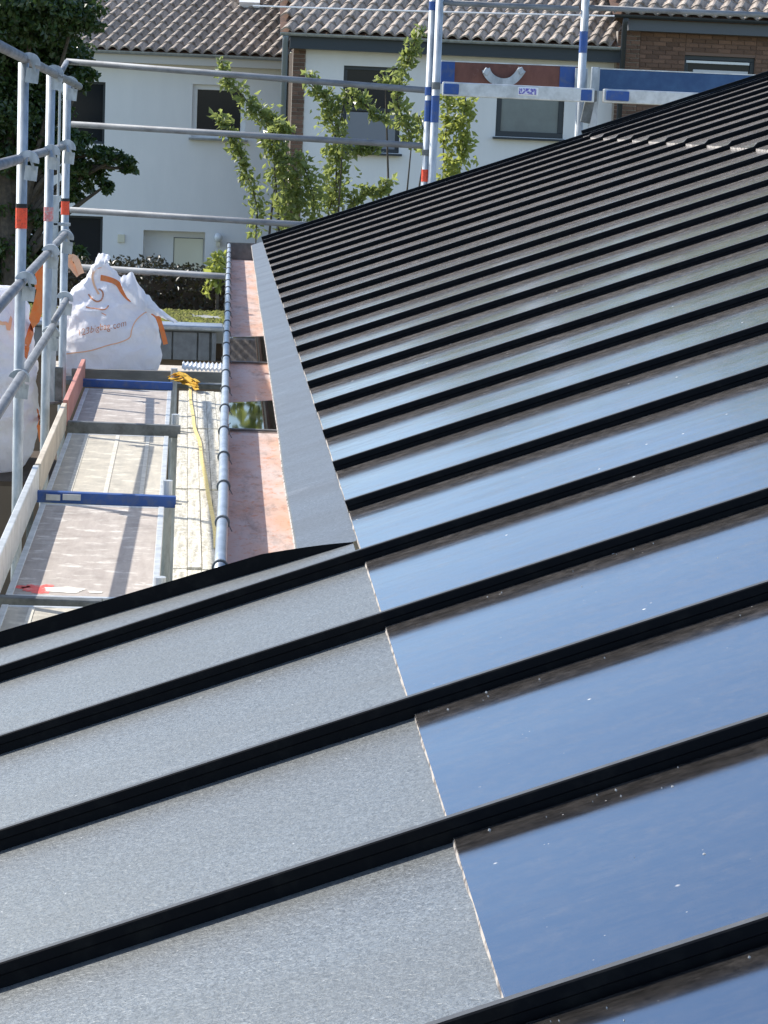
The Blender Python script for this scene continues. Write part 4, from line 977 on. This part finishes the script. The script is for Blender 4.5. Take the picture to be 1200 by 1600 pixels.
fz0 = at(700, 86, Y2-.33).z; fz1 = ze2-.06
b = MB(); b.box(((x0+x1)/2-.02, Y2-.18, (fz0+fz1)/2), (x1-x0+.1, .3, fz1-fz0)); mk('fascia', b, M_FASCIA, h2)
def downpipe(px, Y, ztop, r, m, house, px1=None):
    q = at(px, 120, Y); b = MB(); b.tube([(q.x, q.y-.3, ztop), (q.x, q.y-.3, ztop-.1), (q.x, q.y-.12, ztop-.45), (q.x, q.y-.12, .1)], r, 12); return mk('downpipe', b, m, house, smooth=True)
b = MB(); q = at(444, 120, Y2-.25); b.tube([(q.x, Y2-.42, ze2-.05), (q.x, Y2-.3, ze2-.18), (q.x, Y2-.25, .1)], .055, 12); mk('downpipe', b, M_PIPE, h2, smooth=True)
# --- brick house at the right
Y3 = 43.3
x0, x1 = at(957, 200, Y3).x, at(1420, 200, Y3).x
ze3 = at(1080, 28, Y3-.35).z
h3 = empty('house', ((x0+x1)/2, Y3, 0), 'brown brick house at the right with grey fascia and dark downpipe', 'house')
wF = R_(1067, 88, 1177, 200, Y3)
xq0 = at(992, 200, Y3).x
# courses left and right of the window, above it
zt3 = ze3-.28
for (a, c, z0, z1, pzz, lim) in ((x0, xq0, .2, zt3, at(980, 190, Y3).z, 120), (xq0+.004, wF[0], .2, zt3, at(1030, 170, Y3).z, 170), (wF[0], wF[1], wF[3], zt3, None, 100), (wF[1], at(1215, 100, Y3).x, .2, zt3, at(1190, 130, Y3).z, 90)):
    if z0 > 1:
        # lintel strip only
        b = MB(); nr = int((z1-z0)/.08); proto = None
        bx_ = MB(); bx_.box(((a+c)/2, Y3+.115, (z0+z1)/2), (c-a, .2, z1-z0)); pier = mk('brick_facing', bx_, M_MORTARD, h3)
        for r in range(nr):
            x = a-(.1225 if r % 2 else 0)
            while x < c-.01:
                xa_, xb2 = max(x, a)+.005, min(x+.245, c)-.005
                if xb2-xa_ > .03:
                    cc = Vector(((xa_+xb2)/2, Y3+.018+random.uniform(-.003, .003), z1-.08*(r+.5))); sz = (xb2-xa_, .05, .067)
                    if proto is None:
                        q = MB(); q.box((0, 0, 0), (1, 1, 1)); proto = mk('brick', q, M_BRICK, pier, origin=(0, 0, 0)); proto.location = cc-wloc(pier); proto.scale = sz
                    else: inst(proto, 'brick', pier, cc, (0, 0, 0), sz)
                x += .245
    else: brick_wall(h3, a, c, z0, z1, Y3-.03 if a == x0 else Y3, .245, .08, pzz, M_MORTAR if a == x0 else M_MORTARD, lim)
b = MB(); b.box(((x0+x1)/2, Y3+4.4, (ze3-.3)/2), (x1-x0-.02, 8.2, ze3-.3)); mk('side_wall', b, M_DARKWOOD, h3)
b = MB(); q = at(1215, 100, Y3).x; b.box(((q+x1)/2, Y3+.12, zt3/2), (x1-q-.01, .2, zt3)); mk('side_wall', b, M_MORTARD, h3)
wf = window(h3, *wF, Y3, M_DKFRAME, M_GLASS, .08, .1)
b = MB(); q = R_(1073, 96, 1172, 100, Y3); b.box(((q[0]+q[1])/2, Y3+.06, (q[2]+q[3])/2), (q[1]-q[0], .02, .045)); mk('shutter_slat', b, M_WHITE, wf)
q = R_(1082, 110, 1168, 190, Y3); b = MB(); b.box(((q[0]+q[1])/2, Y3+.1, (q[2]+q[3])/2), (q[1]-q[0], .012, q[3]-q[2])); mk('blind', b, pm('white_blind', (.6, .6, .62), .6), wf)
tiled_roof(h3, at(953, 30, Y3).x, x1, Y3-.38, ze3+.02, PIT, .27, .34, (x0-.2, at(1215, 60, Y3).x), 4, 20, 3)
half_gutter((at(953, 30, Y3).x, Y3-.42, ze3), (x1, Y3-.42, ze3), .06, M_DKFRAME, h3)
b = MB(); b.box(((x0+x1)/2+.1, Y3-.16, ze3-.17), (x1-x0-.1, .28, .2)); mk('fascia', b, M_FASCIA2, h3)
b = MB(); q = at(970, 120, Y3-.2); b.tube([(q.x, Y3-.42, ze3-.05), (q.x, Y3-.3, ze3-.2), (q.x, Y3-.2, .1)], .05, 12); mk('downpipe', b, M_PIPED, h3, smooth=True)
